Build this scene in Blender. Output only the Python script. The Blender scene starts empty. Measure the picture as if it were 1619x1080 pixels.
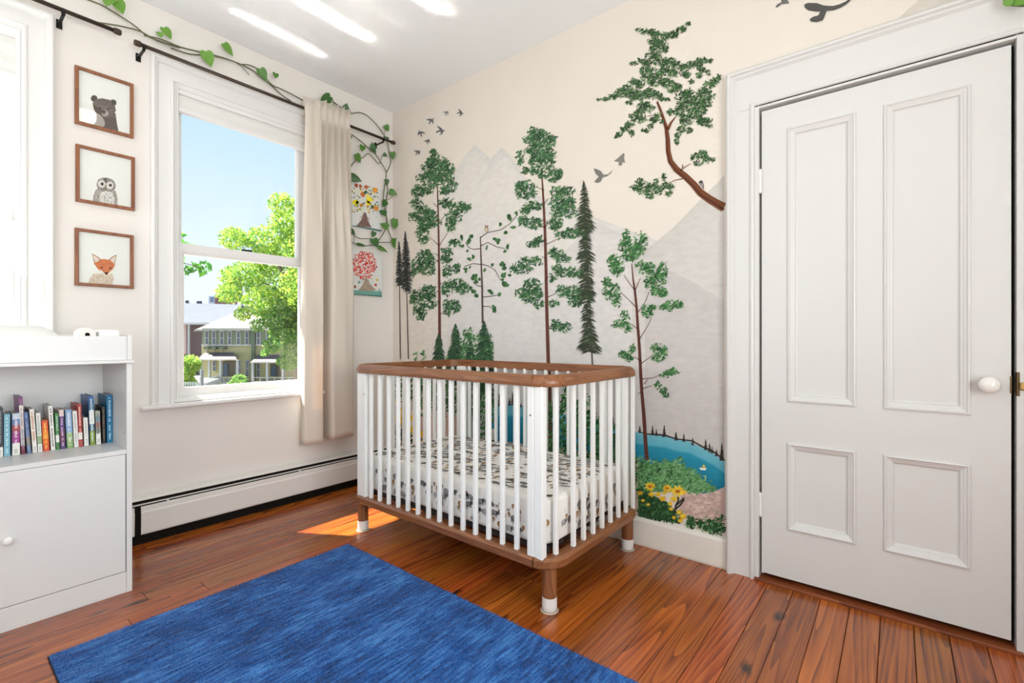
import bpy, bmesh, math, random
import numpy as np
from mathutils import Vector, Matrix
random.seed(7); rng = np.random.default_rng(7)
SC = bpy.context.scene
COL = SC.collection
pi = math.pi

# ------------------------------------------------------------------ camera
F = 756.0; CX = 809.5; CY = 535.0
YAW = math.atan(608.5/756.0); SY = math.sin(YAW); CYW = math.cos(YAW)
CAM = (3.0731, -2.33, 1.0584)
cam = bpy.data.cameras.new('camera'); camo = bpy.data.objects.new('camera', cam); COL.objects.link(camo)
camo.location = CAM; camo.rotation_euler = (pi/2, 0, YAW)
cam.sensor_width = 36; cam.lens = 36*F/1619; cam.shift_y = -5/1619; cam.clip_start = .02; cam.clip_end = 400
SC.camera = camo

# ------------------------------------------------------------------ world, sun, lights, exposure
SC.view_settings.view_transform = 'Standard'; SC.view_settings.look = 'None'
SC.view_settings.exposure = -0.25; SC.view_settings.gamma = 1.0
SC.view_settings.use_curve_mapping = False
w = bpy.data.worlds.new('sky'); SC.world = w; w.use_nodes = True
nt = w.node_tree; nt.nodes.clear()
tc = nt.nodes.new('ShaderNodeTexCoord'); sx = nt.nodes.new('ShaderNodeSeparateXYZ'); cr = nt.nodes.new('ShaderNodeValToRGB')
bg = nt.nodes.new('ShaderNodeBackground'); wo = nt.nodes.new('ShaderNodeOutputWorld')
nt.links.new(tc.outputs['Generated'], sx.inputs[0]); nt.links.new(sx.outputs['Z'], cr.inputs[0])
nt.links.new(cr.outputs[0], bg.inputs[0]); nt.links.new(bg.outputs[0], wo.inputs[0])
e = cr.color_ramp.elements
e[0].position = 0.0; e[0].color = (.90, .95, 1, 1); e[1].position = 1.0; e[1].color = (.25, .46, .9, 1)
m_ = e.new(.12); m_.color = (.82, .92, 1, 1); m_ = e.new(.40); m_.color = (.50, .72, .98, 1)
bg.inputs[1].default_value = 1.4

def light(name, kind, loc, energy, color=(1, 1, 1), **kw):
    l = bpy.data.lights.new(name, kind); l.energy = energy; l.color = color
    tgt = kw.pop('target', None)
    for k, v in kw.items(): setattr(l, k, v)
    o = bpy.data.objects.new(name, l); COL.objects.link(o); o.location = loc
    if tgt is not None:
        o.rotation_euler = (Vector(tgt)-Vector(loc)).to_track_quat('-Z', 'Y').to_euler()
    return o
SUNDIR = Vector((.857, .515, -1.30))
light('sun', 'SUN', (-5, -3, 8), 31.0, (1, .96, .86), target=Vector((-5, -3, 8))+SUNDIR, angle=.012)
# daylight lamp at the left-edge window, fill lamps at two added unseen windows
light('daylight_window_2', 'AREA', (-.16, -2.41, 1.55), 34, (.95, 1, 1), shape='RECTANGLE', size=.68, size_y=1.6, target=(1.2, -2.3, 2.9))
light('fill_lamp_3', 'AREA', (4.26, -1.975, 1.35), 86, (.95, 1, 1), shape='RECTANGLE', size=1.45, size_y=1.0, target=(2.3, -1.95, 1.85))
light('fill_lamp_4', 'AREA', (1.9, -3.26, 1.35), 16, (.95, 1, 1), shape='RECTANGLE', size=1.5, size_y=1.0, target=(1.9, -2.0, 2.2))
# area lamps added outside as stand-ins for reflected sun: narrow beams on the ceiling
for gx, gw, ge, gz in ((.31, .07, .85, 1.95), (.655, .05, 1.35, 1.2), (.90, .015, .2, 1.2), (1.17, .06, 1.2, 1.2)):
    dv = Vector((gx, .24*gx, 2.82-gz)).normalized(); mid = Vector((0, -1.17, gz)); gl_ = light('glint_lamp', 'AREA', mid-dv*2.6, ge, (1, .97, .92), shape='RECTANGLE', size=gw, size_y=1.3, spread=math.radians(1.0))
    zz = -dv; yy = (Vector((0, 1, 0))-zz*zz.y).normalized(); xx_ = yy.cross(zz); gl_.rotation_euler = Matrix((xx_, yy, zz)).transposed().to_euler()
CEIL = 2.821

# ------------------------------------------------------------------ projection helpers: a pixel of the photograph meets a known real plane
def ray(px, py):
    u = (px-CX)/F; v = (CY-py)/F
    return (-SY+u*CYW, CYW+u*SY, v)
def onplane(px, py, ax, val):
    d = ray(px, py); t = (val-CAM[ax])/d[ax]
    return (CAM[0]+t*d[0], CAM[1]+t*d[1], CAM[2]+t*d[2])
def Wp(px, py, x=0.0): p = onplane(px, py, 0, x); return (p[1], p[2])      # window wall -> (y, z)
def Mp(px, py, y=0.0): p = onplane(px, py, 1, y); return (p[0], p[2])      # mural wall -> (x, z)
def Z(o, s): return lambda x, y: (o[0]+x/s, o[1]+y/s)                      # reading scale of an enlarged crop
def srgb(r, g, b):
    f = lambda c: (c/255/12.92) if c/255 <= .04045 else ((c/255+.055)/1.055)**2.4
    return (f(r), f(g), f(b))

# ------------------------------------------------------------------ materials
MATS = {}
def nodes(m):
    m.use_nodes = True; return m.node_tree.nodes, m.node_tree.links, m.node_tree.nodes['Principled BSDF']
def mat(name, rgb, rough=.5, spec=.5, metal=0, bump=0, bscale=200, vary=0, vscale=6, coat=0, sheen=0, stretch=(1, 1, 1)):
    if name in MATS: return MATS[name]
    m = bpy.data.materials.new(name); N, L, P = nodes(m); c = srgb(*rgb)
    P.inputs['Base Color'].default_value = (*c, 1); P.inputs['Roughness'].default_value = rough
    P.inputs['Specular IOR Level'].default_value = spec; P.inputs['Metallic'].default_value = metal
    P.inputs['Coat Weight'].default_value = coat; P.inputs['Sheen Weight'].default_value = sheen
    t = N.new('ShaderNodeTexCoord'); mp = N.new('ShaderNodeMapping'); mp.inputs['Scale'].default_value = stretch
    L.new(t.outputs['Object'], mp.inputs[0])
    if vary:
        n = N.new('ShaderNodeTexNoise'); n.inputs['Scale'].default_value = vscale; n.inputs['Detail'].default_value = 5
        r = N.new('ShaderNodeValToRGB'); L.new(mp.outputs[0], n.inputs['Vector']); L.new(n.outputs['Fac'], r.inputs[0])
        r.color_ramp.elements[0].position = .3; r.color_ramp.elements[1].position = .7
        r.color_ramp.elements[0].color = (*[x*(1-vary) for x in c], 1); r.color_ramp.elements[1].color = (*[min(1, x*(1+vary)) for x in c], 1)
        L.new(r.outputs[0], P.inputs['Base Color'])
    if bump:
        n = N.new('ShaderNodeTexNoise'); n.inputs['Scale'].default_value = bscale; n.inputs['Detail'].default_value = 4
        b = N.new('ShaderNodeBump'); b.inputs['Strength'].default_value = bump; b.inputs['Distance'].default_value = .002
        L.new(mp.outputs[0], n.inputs['Vector']); L.new(n.outputs['Fac'], b.inputs['Height']); L.new(b.outputs[0], P.inputs['Normal'])
    MATS[name] = m; return m
def paintmat(name, rough=.85, rel=.06, spec=.3, nscale=18, stretch=(1, 1, 2.2)):
    if name in MATS: return MATS[name]
    m = bpy.data.materials.new(name); N, L, P = nodes(m)
    a = N.new('ShaderNodeVertexColor'); a.layer_name = 'Col'
    t = N.new('ShaderNodeTexCoord'); mp = N.new('ShaderNodeMapping'); mp.inputs['Scale'].default_value = stretch
    n = N.new('ShaderNodeTexNoise'); n.inputs['Scale'].default_value = nscale; n.inputs['Detail'].default_value = 6
    mr = N.new('ShaderNodeMapRange'); mr.inputs[1].default_value = .3; mr.inputs[2].default_value = .7
    mr.inputs[3].default_value = 1-rel; mr.inputs[4].default_value = 1+rel
    mx = N.new('ShaderNodeVectorMath'); mx.operation = 'SCALE'
    L.new(t.outputs['Object'], mp.inputs[0]); L.new(mp.outputs[0], n.inputs['Vector']); L.new(n.outputs['Fac'], mr.inputs[0])
    L.new(a.outputs['Color'], mx.inputs[0]); L.new(mr.outputs[0], mx.inputs['Scale']); L.new(mx.outputs[0], P.inputs['Base Color'])
    P.inputs['Roughness'].default_value = rough; P.inputs['Specular IOR Level'].default_value = spec
    MATS[name] = m; return m
def glassmat():
    if 'glass' in MATS: return MATS['glass']
    m = bpy.data.materials.new('glass'); m.use_nodes = True; N = m.node_tree.nodes; L = m.node_tree.links; N.clear()
    tr = N.new('ShaderNodeBsdfTransparent'); gl = N.new('ShaderNodeBsdfGlossy'); lw = N.new('ShaderNodeLayerWeight'); pw = N.new('ShaderNodeMath'); fr = N.new('ShaderNodeMath'); mx = N.new('ShaderNodeMixShader'); o = N.new('ShaderNodeOutputMaterial')
    tr.inputs[0].default_value = (.985, .993, .99, 1); gl.inputs['Roughness'].default_value = .01; lw.inputs[0].default_value = .5; pw.operation = 'POWER'; pw.inputs[1].default_value = 5; fr.operation = 'MULTIPLY_ADD'; fr.inputs[1].default_value = .8; fr.inputs[2].default_value = .03
    L.new(lw.outputs['Facing'], pw.inputs[0]); L.new(pw.outputs[0], fr.inputs[0]); L.new(fr.outputs[0], mx.inputs[0]); L.new(tr.outputs[0], mx.inputs[1]); L.new(gl.outputs[0], mx.inputs[2]); L.new(mx.outputs[0], o.inputs[0])
    MATS['glass'] = m; return m
def woodmat(name, cols, axis='y', scale=1.0, rough=.35, coat=.0, knots=True, tone=.35, ring=26, GS=(5.0, 2), sl=.07):
    if name in MATS: return MATS[name]
    m = bpy.data.materials.new(name); N, L, P = nodes(m)
    t = N.new('ShaderNodeTexCoord'); oi = N.new('ShaderNodeObjectInfo'); mp = N.new('ShaderNodeMapping')
    st = {'x': (sl, 1, 1), 'y': (1, sl, 1), 'z': (1, 1, sl)}[axis]
    mp.inputs['Scale'].default_value = [s*scale for s in st]
    off = N.new('ShaderNodeVectorMath'); off.operation = 'SCALE'; off.inputs[0].default_value = (13.1, 7.7, 5.3); L.new(oi.outputs['Random'], off.inputs['Scale'])
    ad = N.new('ShaderNodeVectorMath'); ad.operation = 'ADD'
    L.new(t.outputs['Object'], mp.inputs[0]); L.new(mp.outputs[0], ad.inputs[0]); L.new(off.outputs[0], ad.inputs[1])
    # growth rings: distance field warped by soft noise -> cathedral grain
    n1 = N.new('ShaderNodeTexNoise'); n1.inputs['Scale'].default_value = GS[0]; n1.inputs['Detail'].default_value = GS[1]; n1.inputs['Distortion'].default_value = .4
    L.new(ad.outputs[0], n1.inputs['Vector'])
    mm = N.new('ShaderNodeMath'); mm.operation = 'MULTIPLY'; mm.inputs[1].default_value = ring; L.new(n1.outputs['Fac'], mm.inputs[0])
    sn = N.new('ShaderNodeMath'); sn.operation = 'FRACT'; L.new(mm.outputs[0], sn.inputs[0])
    n2 = N.new('ShaderNodeTexNoise'); n2.inputs['Scale'].default_value = 90; n2.inputs['Detail'].default_value = 4; L.new(ad.outputs[0], n2.inputs['Vector'])
    a1 = N.new('ShaderNodeMath'); a1.operation = 'MULTIPLY_ADD'; a1.inputs[1].default_value = .42; L.new(sn.outputs[0], a1.inputs[0])
    a2 = N.new('ShaderNodeMath'); a2.operation = 'MULTIPLY'; a2.inputs[1].default_value = .68; L.new(n2.outputs['Fac'], a2.inputs[0]); L.new(a2.outputs[0], a1.inputs[2])
    r = N.new('ShaderNodeValToRGB'); L.new(a1.outputs[0], r.inputs[0]); E_ = r.color_ramp.elements
    E_[0].position = .15; E_[0].color = (*srgb(*cols[0]), 1); E_[1].position = .95; E_[1].color = (*srgb(*cols[2]), 1)
    q = E_.new(.6); q.color = (*srgb(*cols[1]), 1)
    hs = N.new('ShaderNodeHueSaturation'); mr = N.new('ShaderNodeMapRange'); mr.inputs[3].default_value = 1-tone; mr.inputs[4].default_value = 1+tone*.6
    L.new(oi.outputs['Random'], mr.inputs[0]); L.new(mr.outputs[0], hs.inputs['Value']); fr_ = N.new('ShaderNodeMath'); fr_.operation = 'MULTIPLY'; fr_.inputs[1].default_value = 7.31; f2_ = N.new('ShaderNodeMath'); f2_.operation = 'FRACT'; mh = N.new('ShaderNodeMapRange'); mh.inputs[3].default_value = .5-tone*.03; mh.inputs[4].default_value = .5+tone*.03; L.new(oi.outputs['Random'], fr_.inputs[0]); L.new(fr_.outputs[0], f2_.inputs[0]); L.new(f2_.outputs[0], mh.inputs[0]); L.new(mh.outputs[0], hs.inputs['Hue']); L.new(r.outputs[0], hs.inputs['Color'])
    out = hs.outputs[0]
    if knots:
        mp2 = N.new('ShaderNodeMapping'); mp2.inputs['Scale'].default_value = (6, 2.2, 1); L.new(t.outputs['Object'], mp2.inputs[0])
        nn = N.new('ShaderNodeTexNoise'); nn.inputs['Scale'].default_value = 3; L.new(mp2.outputs[0], nn.inputs['Vector'])
        vo = N.new('ShaderNodeTexVoronoi'); vo.inputs['Scale'].default_value = 1.5
        mxv = N.new('ShaderNodeMixRGB'); mxv.inputs[0].default_value = .24; L.new(mp2.outputs[0], mxv.inputs[1]); L.new(nn.outputs['Color'], mxv.inputs[2]); L.new(mxv.outputs[0], vo.inputs['Vector'])
        kr = N.new('ShaderNodeValToRGB'); kr.color_ramp.elements[0].position = .035; kr.color_ramp.elements[1].position = .13
        kr.color_ramp.elements[0].color = (1, 1, 1, 1); kr.color_ramp.elements[1].color = (0, 0, 0, 1); L.new(vo.outputs['Distance'], kr.inputs[0])
        km = N.new('ShaderNodeMixRGB'); km.inputs[2].default_value = (*srgb(48, 22, 10), 1); L.new(kr.outputs[0], km.inputs[0]); L.new(out, km.inputs[1]); out = km.outputs[0]
    L.new(out, P.inputs['Base Color'])
    P.inputs['Roughness'].default_value = rough; P.inputs['Coat Weight'].default_value = coat; P.inputs['Coat Roughness'].default_value = .18
    b = N.new('ShaderNodeBump'); b.inputs['Strength'].default_value = .12; b.inputs['Distance'].default_value = .001; L.new(a1.outputs[0], b.inputs['Height']); L.new(b.outputs[0], P.inputs['Normal'])
    MATS[name] = m; return m

WALL = mat('wall_paint', (232, 226, 220), .7, .25, bump=.12, bscale=55, vary=.012, vscale=3)
MURALWALL = mat('mural_wall_paint', (224, 215, 204), .7, .25, bump=.12, bscale=55, vary=.02, vscale=3)
CEILM = mat('ceiling_paint', (240, 240, 240), .8, .2, bump=.5, bscale=70)
TRIM = mat('trim_paint', (232, 230, 228), .38, .5, bump=.10, bscale=60)
DOORP = mat('door_paint', (216, 214, 211), .4, .45, bump=.16, bscale=70)
BASEP = mat('baseboard_paint', (228, 222, 212), .5, .4, bump=.2, bscale=40, vary=.03)
WHITE = mat('white_laminate', (226, 225, 224), .35, .5)
WHITE2 = mat('white_enamel', (240, 239, 236), .35, .5)
DARK = mat('dark_gap', (28, 24, 20), .9, .1)
BRONZE = mat('bronze_rod', (70, 58, 50), .4, .5, metal=.6)
BLACKM = mat('black_bracket', (30, 28, 28), .4, .5, metal=.5)
FLOORW = woodmat('heart_pine', ((196, 108, 40), (156, 77, 26), (76, 34, 12)), 'y', 1.0, .26, .35, True, .27, 30, (4.6, 2), .04)
CRIBX = woodmat('walnut_x', ((154, 100, 60), (132, 80, 45), (96, 54, 28)), 'x', 1.6, .3, .4, False, .06, 16)
CRIBY = woodmat('walnut_y', ((154, 100, 60), (132, 80, 45), (96, 54, 28)), 'y', 1.6, .4, .1, False, .06, 16)
CRIBZ = woodmat('walnut_z', ((154, 100, 60), (132, 80, 45), (96, 54, 28)), 'z', 1.6, .4, .1, False, .06, 16)
FRAMEW = woodmat('frame_wood', ((156, 100, 66), (134, 82, 52), (106, 62, 38)), 'z', 1.5, .45, 0, False, .05, 14)
PAINT = paintmat('mural_paint')
ART = paintmat('print_ink', .9, .10, .2, 90, (1, 1, 1))

# ------------------------------------------------------------------ mesh builder
class MB:
    def __init__(s): s.v = []; s.f = []; s.c = []
    def add(s, vs, fs, col=None):
        n = len(s.v); s.v += [tuple(v) for v in vs]
        for f in fs:
            s.f.append([i+n for i in f]); s.c.append(col)
        return s
    def box(s, x0, y0, z0, x1, y1, z1, col=None):
        v = [(x, y, z) for x in (x0, x1) for y in (y0, y1) for z in (z0, z1)]
        return s.add(v, [(0, 1, 3, 2), (4, 6, 7, 5), (0, 4, 5, 1), (2, 3, 7, 6), (0, 2, 6, 4), (1, 5, 7, 3)], col)
    def tube(s, pts, rad, n=8, col=None, cap=True):
        pts = [Vector(p) for p in pts]; rad = rad if isinstance(rad, (list, tuple)) else [rad]*len(pts)
        vs = []; fs = []; prev = None
        for i, p in enumerate(pts):
            d = (pts[min(i+1, len(pts)-1)]-pts[max(i-1, 0)])
            d = d.normalized() if d.length > 1e-9 else Vector((0, 0, 1))
            a = prev if prev is not None else (Vector((0, 0, 1)) if abs(d.z) < .9 else Vector((1, 0, 0)))
            a = (a-d*a.dot(d)).normalized(); b = d.cross(a); prev = a
            for k in range(n):
                t = 2*pi*k/n; vs.append(p+(a*math.cos(t)+b*math.sin(t))*rad[i])
        for i in range(len(pts)-1):
            for k in range(n):
                fs.append((i*n+k, i*n+(k+1) % n, (i+1)*n+(k+1) % n, (i+1)*n+k))
        if cap: fs.append(tuple(range(n))[::-1]); fs.append(tuple((len(pts)-1)*n+k for k in range(n)))
        return s.add(vs, fs, col)
    def lathe(s, prof, o, ax='z', n=24, col=None):
        vs = []; fs = []
        for r, h in prof:
            for k in range(n):
                t = 2*pi*k/n; a, b = r*math.cos(t), r*math.sin(t)
                vs.append({'z': (o[0]+a, o[1]+b, o[2]+h), 'y': (o[0]+a, o[1]+h, o[2]+b), 'x': (o[0]+h, o[1]+a, o[2]+b)}[ax])
        for i in range(len(prof)-1):
            for k in range(n): fs.append((i*n+k, i*n+(k+1) % n, (i+1)*n+(k+1) % n, (i+1)*n+k))
        fs.append(tuple(range(n))[::-1]); fs.append(tuple((len(prof)-1)*n+k for k in range(n)))
        return s.add(vs, fs, col)
    def sweep(s, path, sec, col=None):      # path in xy (list of (x,y)), sec = closed list of (lateral, z)
        vs = []; fs = []; m = len(sec); P = [Vector(p) for p in path]
        for i, p in enumerate(P):
            d = (P[min(i+1, len(P)-1)]-P[max(i-1, 0)]).normalized(); nrm = Vector((d.y, -d.x))
            for l, z in sec: q = p+nrm*l; vs.append((q.x, q.y, z))
        for i in range(len(P)-1):
            for k in range(m): fs.append((i*m+k, i*m+(k+1) % m, (i+1)*m+(k+1) % m, (i+1)*m+k))
        fs.append(tuple(range(m))[::-1]); fs.append(tuple((len(P)-1)*m+k for k in range(m)))
        return s.add(vs, fs, col)
    def ring(s, plane, rect, prof, bottom=True, col=None):   # mitred frame; prof (inset, height)
        u0, v0, u1, v1 = rect; vs = []; fs = []
        mp = (lambda u, v, h: (u, -h, v)) if plane == 'm' else (lambda u, v, h: (h, u, v))
        for d, h in prof:
            b = v0+d if bottom else v0
            vs += [mp(u0+d, b, h), mp(u0+d, v1-d, h), mp(u1-d, v1-d, h), mp(u1-d, b, h)]
        if prof[0] != prof[-1]: prof = list(prof)+[prof[0]]
        vs = []
        for d, h in prof:
            b = v0+d if bottom else v0
            vs += [mp(u0+d, b, h), mp(u0+d, v1-d, h), mp(u1-d, v1-d, h), mp(u1-d, b, h)]
        for i in range(len(prof)-1):
            for k in range(4 if bottom else 3): fs.append((i*4+k, i*4+(k+1) % 4, (i+1)*4+(k+1) % 4, (i+1)*4+k))
        return s.add(vs, fs, col)
    def build(s, name, m, parent=None, bevel=0, smooth=False, seg=2, norm=True, solid=0):
        me = bpy.data.meshes.new(name); me.from_pydata(s.v, [], s.f); me.materials.append(m)
        if any(c is not None for c in s.c):
            a = me.color_attributes.new('Col', 'FLOAT_COLOR', 'CORNER'); buf = []
            for f, c in zip(s.f, s.c):
                c = c or (1, 1, 1)
                if isinstance(c[0], (tuple, list)): 
                    for q in c: buf += [q[0], q[1], q[2], 1]
                else: buf += [c[0], c[1], c[2], 1]*len(f)
            a.data.foreach_set('color', buf)
        if norm:
            bm = bmesh.new(); bm.from_mesh(me); bmesh.ops.recalc_face_normals(bm, faces=bm.faces); bm.to_mesh(me); bm.free()
        if smooth: me.polygons.foreach_set('use_smooth', [True]*len(me.polygons))
        o = bpy.data.objects.new(name, me); COL.objects.link(o)
        if parent: o.parent = parent
        if solid: k = o.modifiers.new('s', 'SOLIDIFY'); k.thickness = solid; k.offset = 0
        if bevel: k = o.modifiers.new('b', 'BEVEL'); k.width = bevel; k.segments = seg; k.limit_method = 'ANGLE'; k.angle_limit = .7
        return o
def empty(name): 
    o = bpy.data.objects.new(name, None); COL.objects.link(o); o.empty_display_size = .05; return o
def tag(o, label=None, cat=None, group=None, kind=None):
    if label: o['label'] = label
    if cat: o['category'] = cat
    if group: o['group'] = group
    if kind: o['kind'] = kind
    return o
def thing(name, label, cat, group=None): return tag(empty(name), label, cat, group)
def struct(name): return tag(empty(name), kind='structure')
def bx(name, m, parent, *a, bevel=0, **k): return MB().box(*a).build(name, m, parent, bevel=bevel, **k)

# ================================================================== ROOM
RX, RY = 4.1, -3.1
GY0, GY1 = -1.46, -.66           # window_1 opening
G2Y0, G2Y1 = -2.82, -2.03        # window_2 opening
WZ0, WZ1 = .71, 2.45
DX0, DX1, DZ = 2.602, 3.386, 2.065
# floor: heart pine planks running towards the mural wall
floor = struct('floor')
bx('subfloor', DARK, floor, -.1, RY-.1, -.08, RX+.1, .6, -.022)
edges = [2.64+.0962*k for k in range(-28, 17)]
PM = {}
def plank(x0, x1, y0, y1):
    o = MB().box(x0+.0006+random.random()*.0006, y0+.0006, -.022, x1-.0006-random.random()*.0006, y1-.0006, 0).build('plank', FLOORW, floor, bevel=.0012, seg=1)
    return o
for i in range(len(edges)-1):
    a, b = edges[i], edges[i+1]
    if b < -.02 or a > RX: continue
    ys = [RY, random.uniform(-2.9, -.35), .03] if random.random() < .6 else [RY, .03]
    for y0, y1 in zip(ys[:-1], ys[1:]): plank(a, b, y0, y1)

ceiling = MB().box(-.1, RY-.1, CEIL, RX+.1, .1, CEIL+.12).build('ceiling', CEILM); tag(ceiling, kind='structure')
# window wall with two openings
wl = MB()
for y0, y1, z0, z1 in ((RY-.1, G2Y0, 0, CEIL), (G2Y0, G2Y1, 0, WZ0), (G2Y0, G2Y1, WZ1, CEIL), (G2Y1, GY0, 0, CEIL), (GY0, GY1, 0, WZ0), (GY0, GY1, WZ1, CEIL), (GY1, .1, 0, CEIL)):
    wl.box(-.14, y0, z0-.02, 0, y1, z1)
tag(wl.build('wall_left', WALL), kind='structure')
# mural wall with the door opening
wall_m = MB().box(0, 0, -.02, DX0-.017, .12, CEIL).box(DX0-.017, 0, DZ+.017, DX1+.017, .12, CEIL).box(DX1+.017, 0, -.02, RX+.1, .12, CEIL).build('wall_right', MURALWALL)
tag(wall_m, kind='structure')
# the unseen half of the room
wb = MB().box(RX, RY-.1, -.02, RX+.14, -2.75, CEIL).box(RX, -1.2, -.02, RX+.14, .1, CEIL).box(RX, -2.75, -.02, RX+.14, -1.2, .8).box(RX, -2.75, 2.5, RX+.14, -1.2, CEIL)
tag(wb.build('wall_far_right', WALL), kind='structure')
wf = MB().box(0, RY-.14, -.02, 1.1, RY, CEIL).box(2.7, RY-.14, -.02, RX, RY, CEIL).box(1.1, RY-.14, -.02, 2.7, RY, .8).box(1.1, RY-.14, 2.5, 2.7, RY, CEIL)
tag(wf.build('wall_front', WALL), kind='structure')
tag(MB().box(2.3, .12, -.02, 3.7, .5, 0).box(2.3, .5, 0, 3.7, .55, 2.3).box(2.25, .12, 0, 2.3, .5, 2.3).box(3.7, .12, 0, 3.75, .5, 2.3).box(2.3, .12, 2.3, 3.7, .5, 2.35).build('door_light_block', DARK), kind='structure')  # dark closed box added behind the door, blocking sky light at its gaps
# two unseen windows added to carry the fill lamps
for nm, pl, rect in (('fill_window_3', 'x', (-2.75, .8, -1.2, 2.5)), ('fill_window_4', 'y', (1.1, .8, 2.7, 2.5))):
    r = struct(nm); u0, v0, u1, v1 = rect; m_ = MB(); g_ = MB()
    def q(a0, b0, a1, b1, h0, h1, M=m_):
        (M.box(RX+h0, a0, b0, RX+h1, a1, b1) if pl == 'x' else M.box(a0, RY-h1, b0, a1, RY-h0, b1))
    q(u0, v0, u0+.06, v1, .02, .1); q(u1-.06, v0, u1, v1, .02, .1); q(u0, v0, u1, v0+.06, .02, .1); q(u0, v1-.06, u1, v1, .02, .1); q(u0, 1.6, u1, 1.66, .02, .1)
    q((u0+u1)/2-.04, v0, (u0+u1)/2+.04, v1, .02, .1)
    m_.build('sash', TRIM, r, bevel=.004); q(u0+.05, v0+.05, u1-.05, v1-.05, .055, .059, g_); g_.build('pane', glassmat(), r)
# outside: unseen overhang added to keep sun off the upper window
tag(MB().box(-1.15, -4, 2.95, -.14, 1.5, 3.1).build('sun_block_overhang', mat('sun_block_paint', (200, 200, 198))), kind='structure')

# baseboard of the mural wall
bb = struct('baseboard_right')
MB().add([(x, y, z) for x in (0, 2.472) for y, z in ((0, 0), (-.016, 0), (-.019, .01), (-.018, .125), (-.012, .138), (0, .142))],
         [(0, 1, 7, 6), (1, 2, 8, 7), (2, 3, 9, 8), (3, 4, 10, 9), (4, 5, 11, 10), (0, 5, 4, 3, 2, 1), (6, 7, 8, 9, 10, 11)]).build('board', BASEP, bb)
tag(MB().box(3.505, -.018, 0, RX, 0, .14).build('baseboard_right_end', BASEP), kind='structure')
tag(MB().box(RX-.018, RY, 0, RX, 0, .14).build('baseboard_far_right', BASEP), kind='structure')
tag(MB().box(0, RY, 0, RX, RY+.018, .14).build('baseboard_front', BASEP), kind='structure')

# ---------------------------------------------------------------- windows in the window wall
def sash_window(name, y0, y1, out0, out1):
    r = struct(name)
    # jamb lining of the reveal
    MB().ring('w', (y0-.001, WZ0, y1+.001, WZ1+.001), [(0, .018), (.0, -.139), (.012, -.139), (.012, .018)]).build('jamb', TRIM, r)
    # casing: outer back band, flat board, inner bead
    MB().ring('w', (out0, .70, out1, 2.556), [(0, 0), (0, .036), (.006, .042), (.014, .042), (.02, .034), (.026, .032), (.034, .02), (.085, .02), (.089, .03), (.097, .032), (.105, .026), (.105, 0)], bottom=False).build('casing', TRIM, r, bevel=.001)
    MB().box(-.02, out0-.045, .684, .058, out1+.045, .708).build('stool', TRIM, r, bevel=.008, seg=3)
    MB().box(-.13, y0, .69, -.02, y1, .722).build('sill', TRIM, r)
    MB().ring('w', (y0+.012, .72, y1-.012, WZ1-.012), [(0, .018), (.0, -.036), (.014, -.036), (.016, .004), (.010, .016), (0, .018)]).build('stop_bead', TRIM, r, bevel=.002)
    # lower sash, inner
    a, b = y0+.014, y1-.014
    s1 = MB().ring('w', (a, .722, b, 1.588), [(0, -.074), (0, -.037), (.045, -.037), (.053, -.046), (.053, -.074)]).box(-.0745, a+.001, .7225, -.0365, b-.001, .782).box(-.076, a+.001, 1.548, -.036, b-.001, 1.592).build('lower_sash', TRIM, r, bevel=.002)
    MB().box(-.060, a+.04, .76, -.057, b-.04, 1.56).build('pane', glassmat(), s1)
    # upper sash, outer
    s2 = MB().ring('w', (a, 1.538, b, WZ1-.01), [(0, -.114), (0, -.078), (.045, -.078), (.053, -.088), (.053, -.114)]).build('upper_sash', TRIM, r, bevel=.002)
    MB().box(-.102, a+.04, 1.57, -.099, b-.04, WZ1-.05).build('pane', glassmat(), s2)
    MB().box(-.05, (a+b)/2-.03, 1.59, -.038, (a+b)/2+.03, 1.604).build('sash_lock', BLACKM, s1, bevel=.003)
    for yy in (a+.018,):
        MB().box(-.038, yy-.004, 1.745, -.034, yy+.004, 1.775).build('screw_plate', mat('steel', (120, 118, 114), .4, metal=.8), r)
    return r
sash_window('window_1', GY0, GY1, -1.564, -.556)
sash_window('window_2', G2Y0, G2Y1, -2.935, -1.934)

def blind(label, y0, y1, drop):
    t = thing('window_blind', label, 'blind')
    fab = mat('blind_fabric', (232, 230, 226), .8, .2)
    MB().box(-.032, y0, 2.402, .008, y1, 2.436).build('head_rail', TRIM, t, bevel=.004)
    m_ = MB(); n = 4; z1 = 2.402; z0 = 2.402-drop; pr = []
    for k in range(n+1):
        z = z1-(z1-z0)*k/n; pr.append((.004 if k % 2 else -.006, z))
    pr2 = [(-.03-(x), z) for x, z in reversed(pr)]
    poly = pr+pr2; vs = [(x, y, z) for y in (y0+.004, y1-.004) for x, z in poly]; L_ = len(poly)
    fs = [(k, (k+1) % L_, L_+(k+1) % L_, L_+k) for k in range(L_)]+[tuple(range(L_)), tuple(range(L_, 2*L_))]
    m_.add(vs, fs).build('pleated_shade', fab, t)
    MB().box(-.03, y0+.002, z0-.02, .006, y1-.002, z0).build('bottom_rail', TRIM, t, bevel=.004)
blind('raised white pleated blind under the head of the clear window', GY0+.014, GY1-.014, .075)
blind('raised white pleated blind in the cropped window at the left edge', G2Y0+.014, G2Y1-.014, .16)

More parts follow.
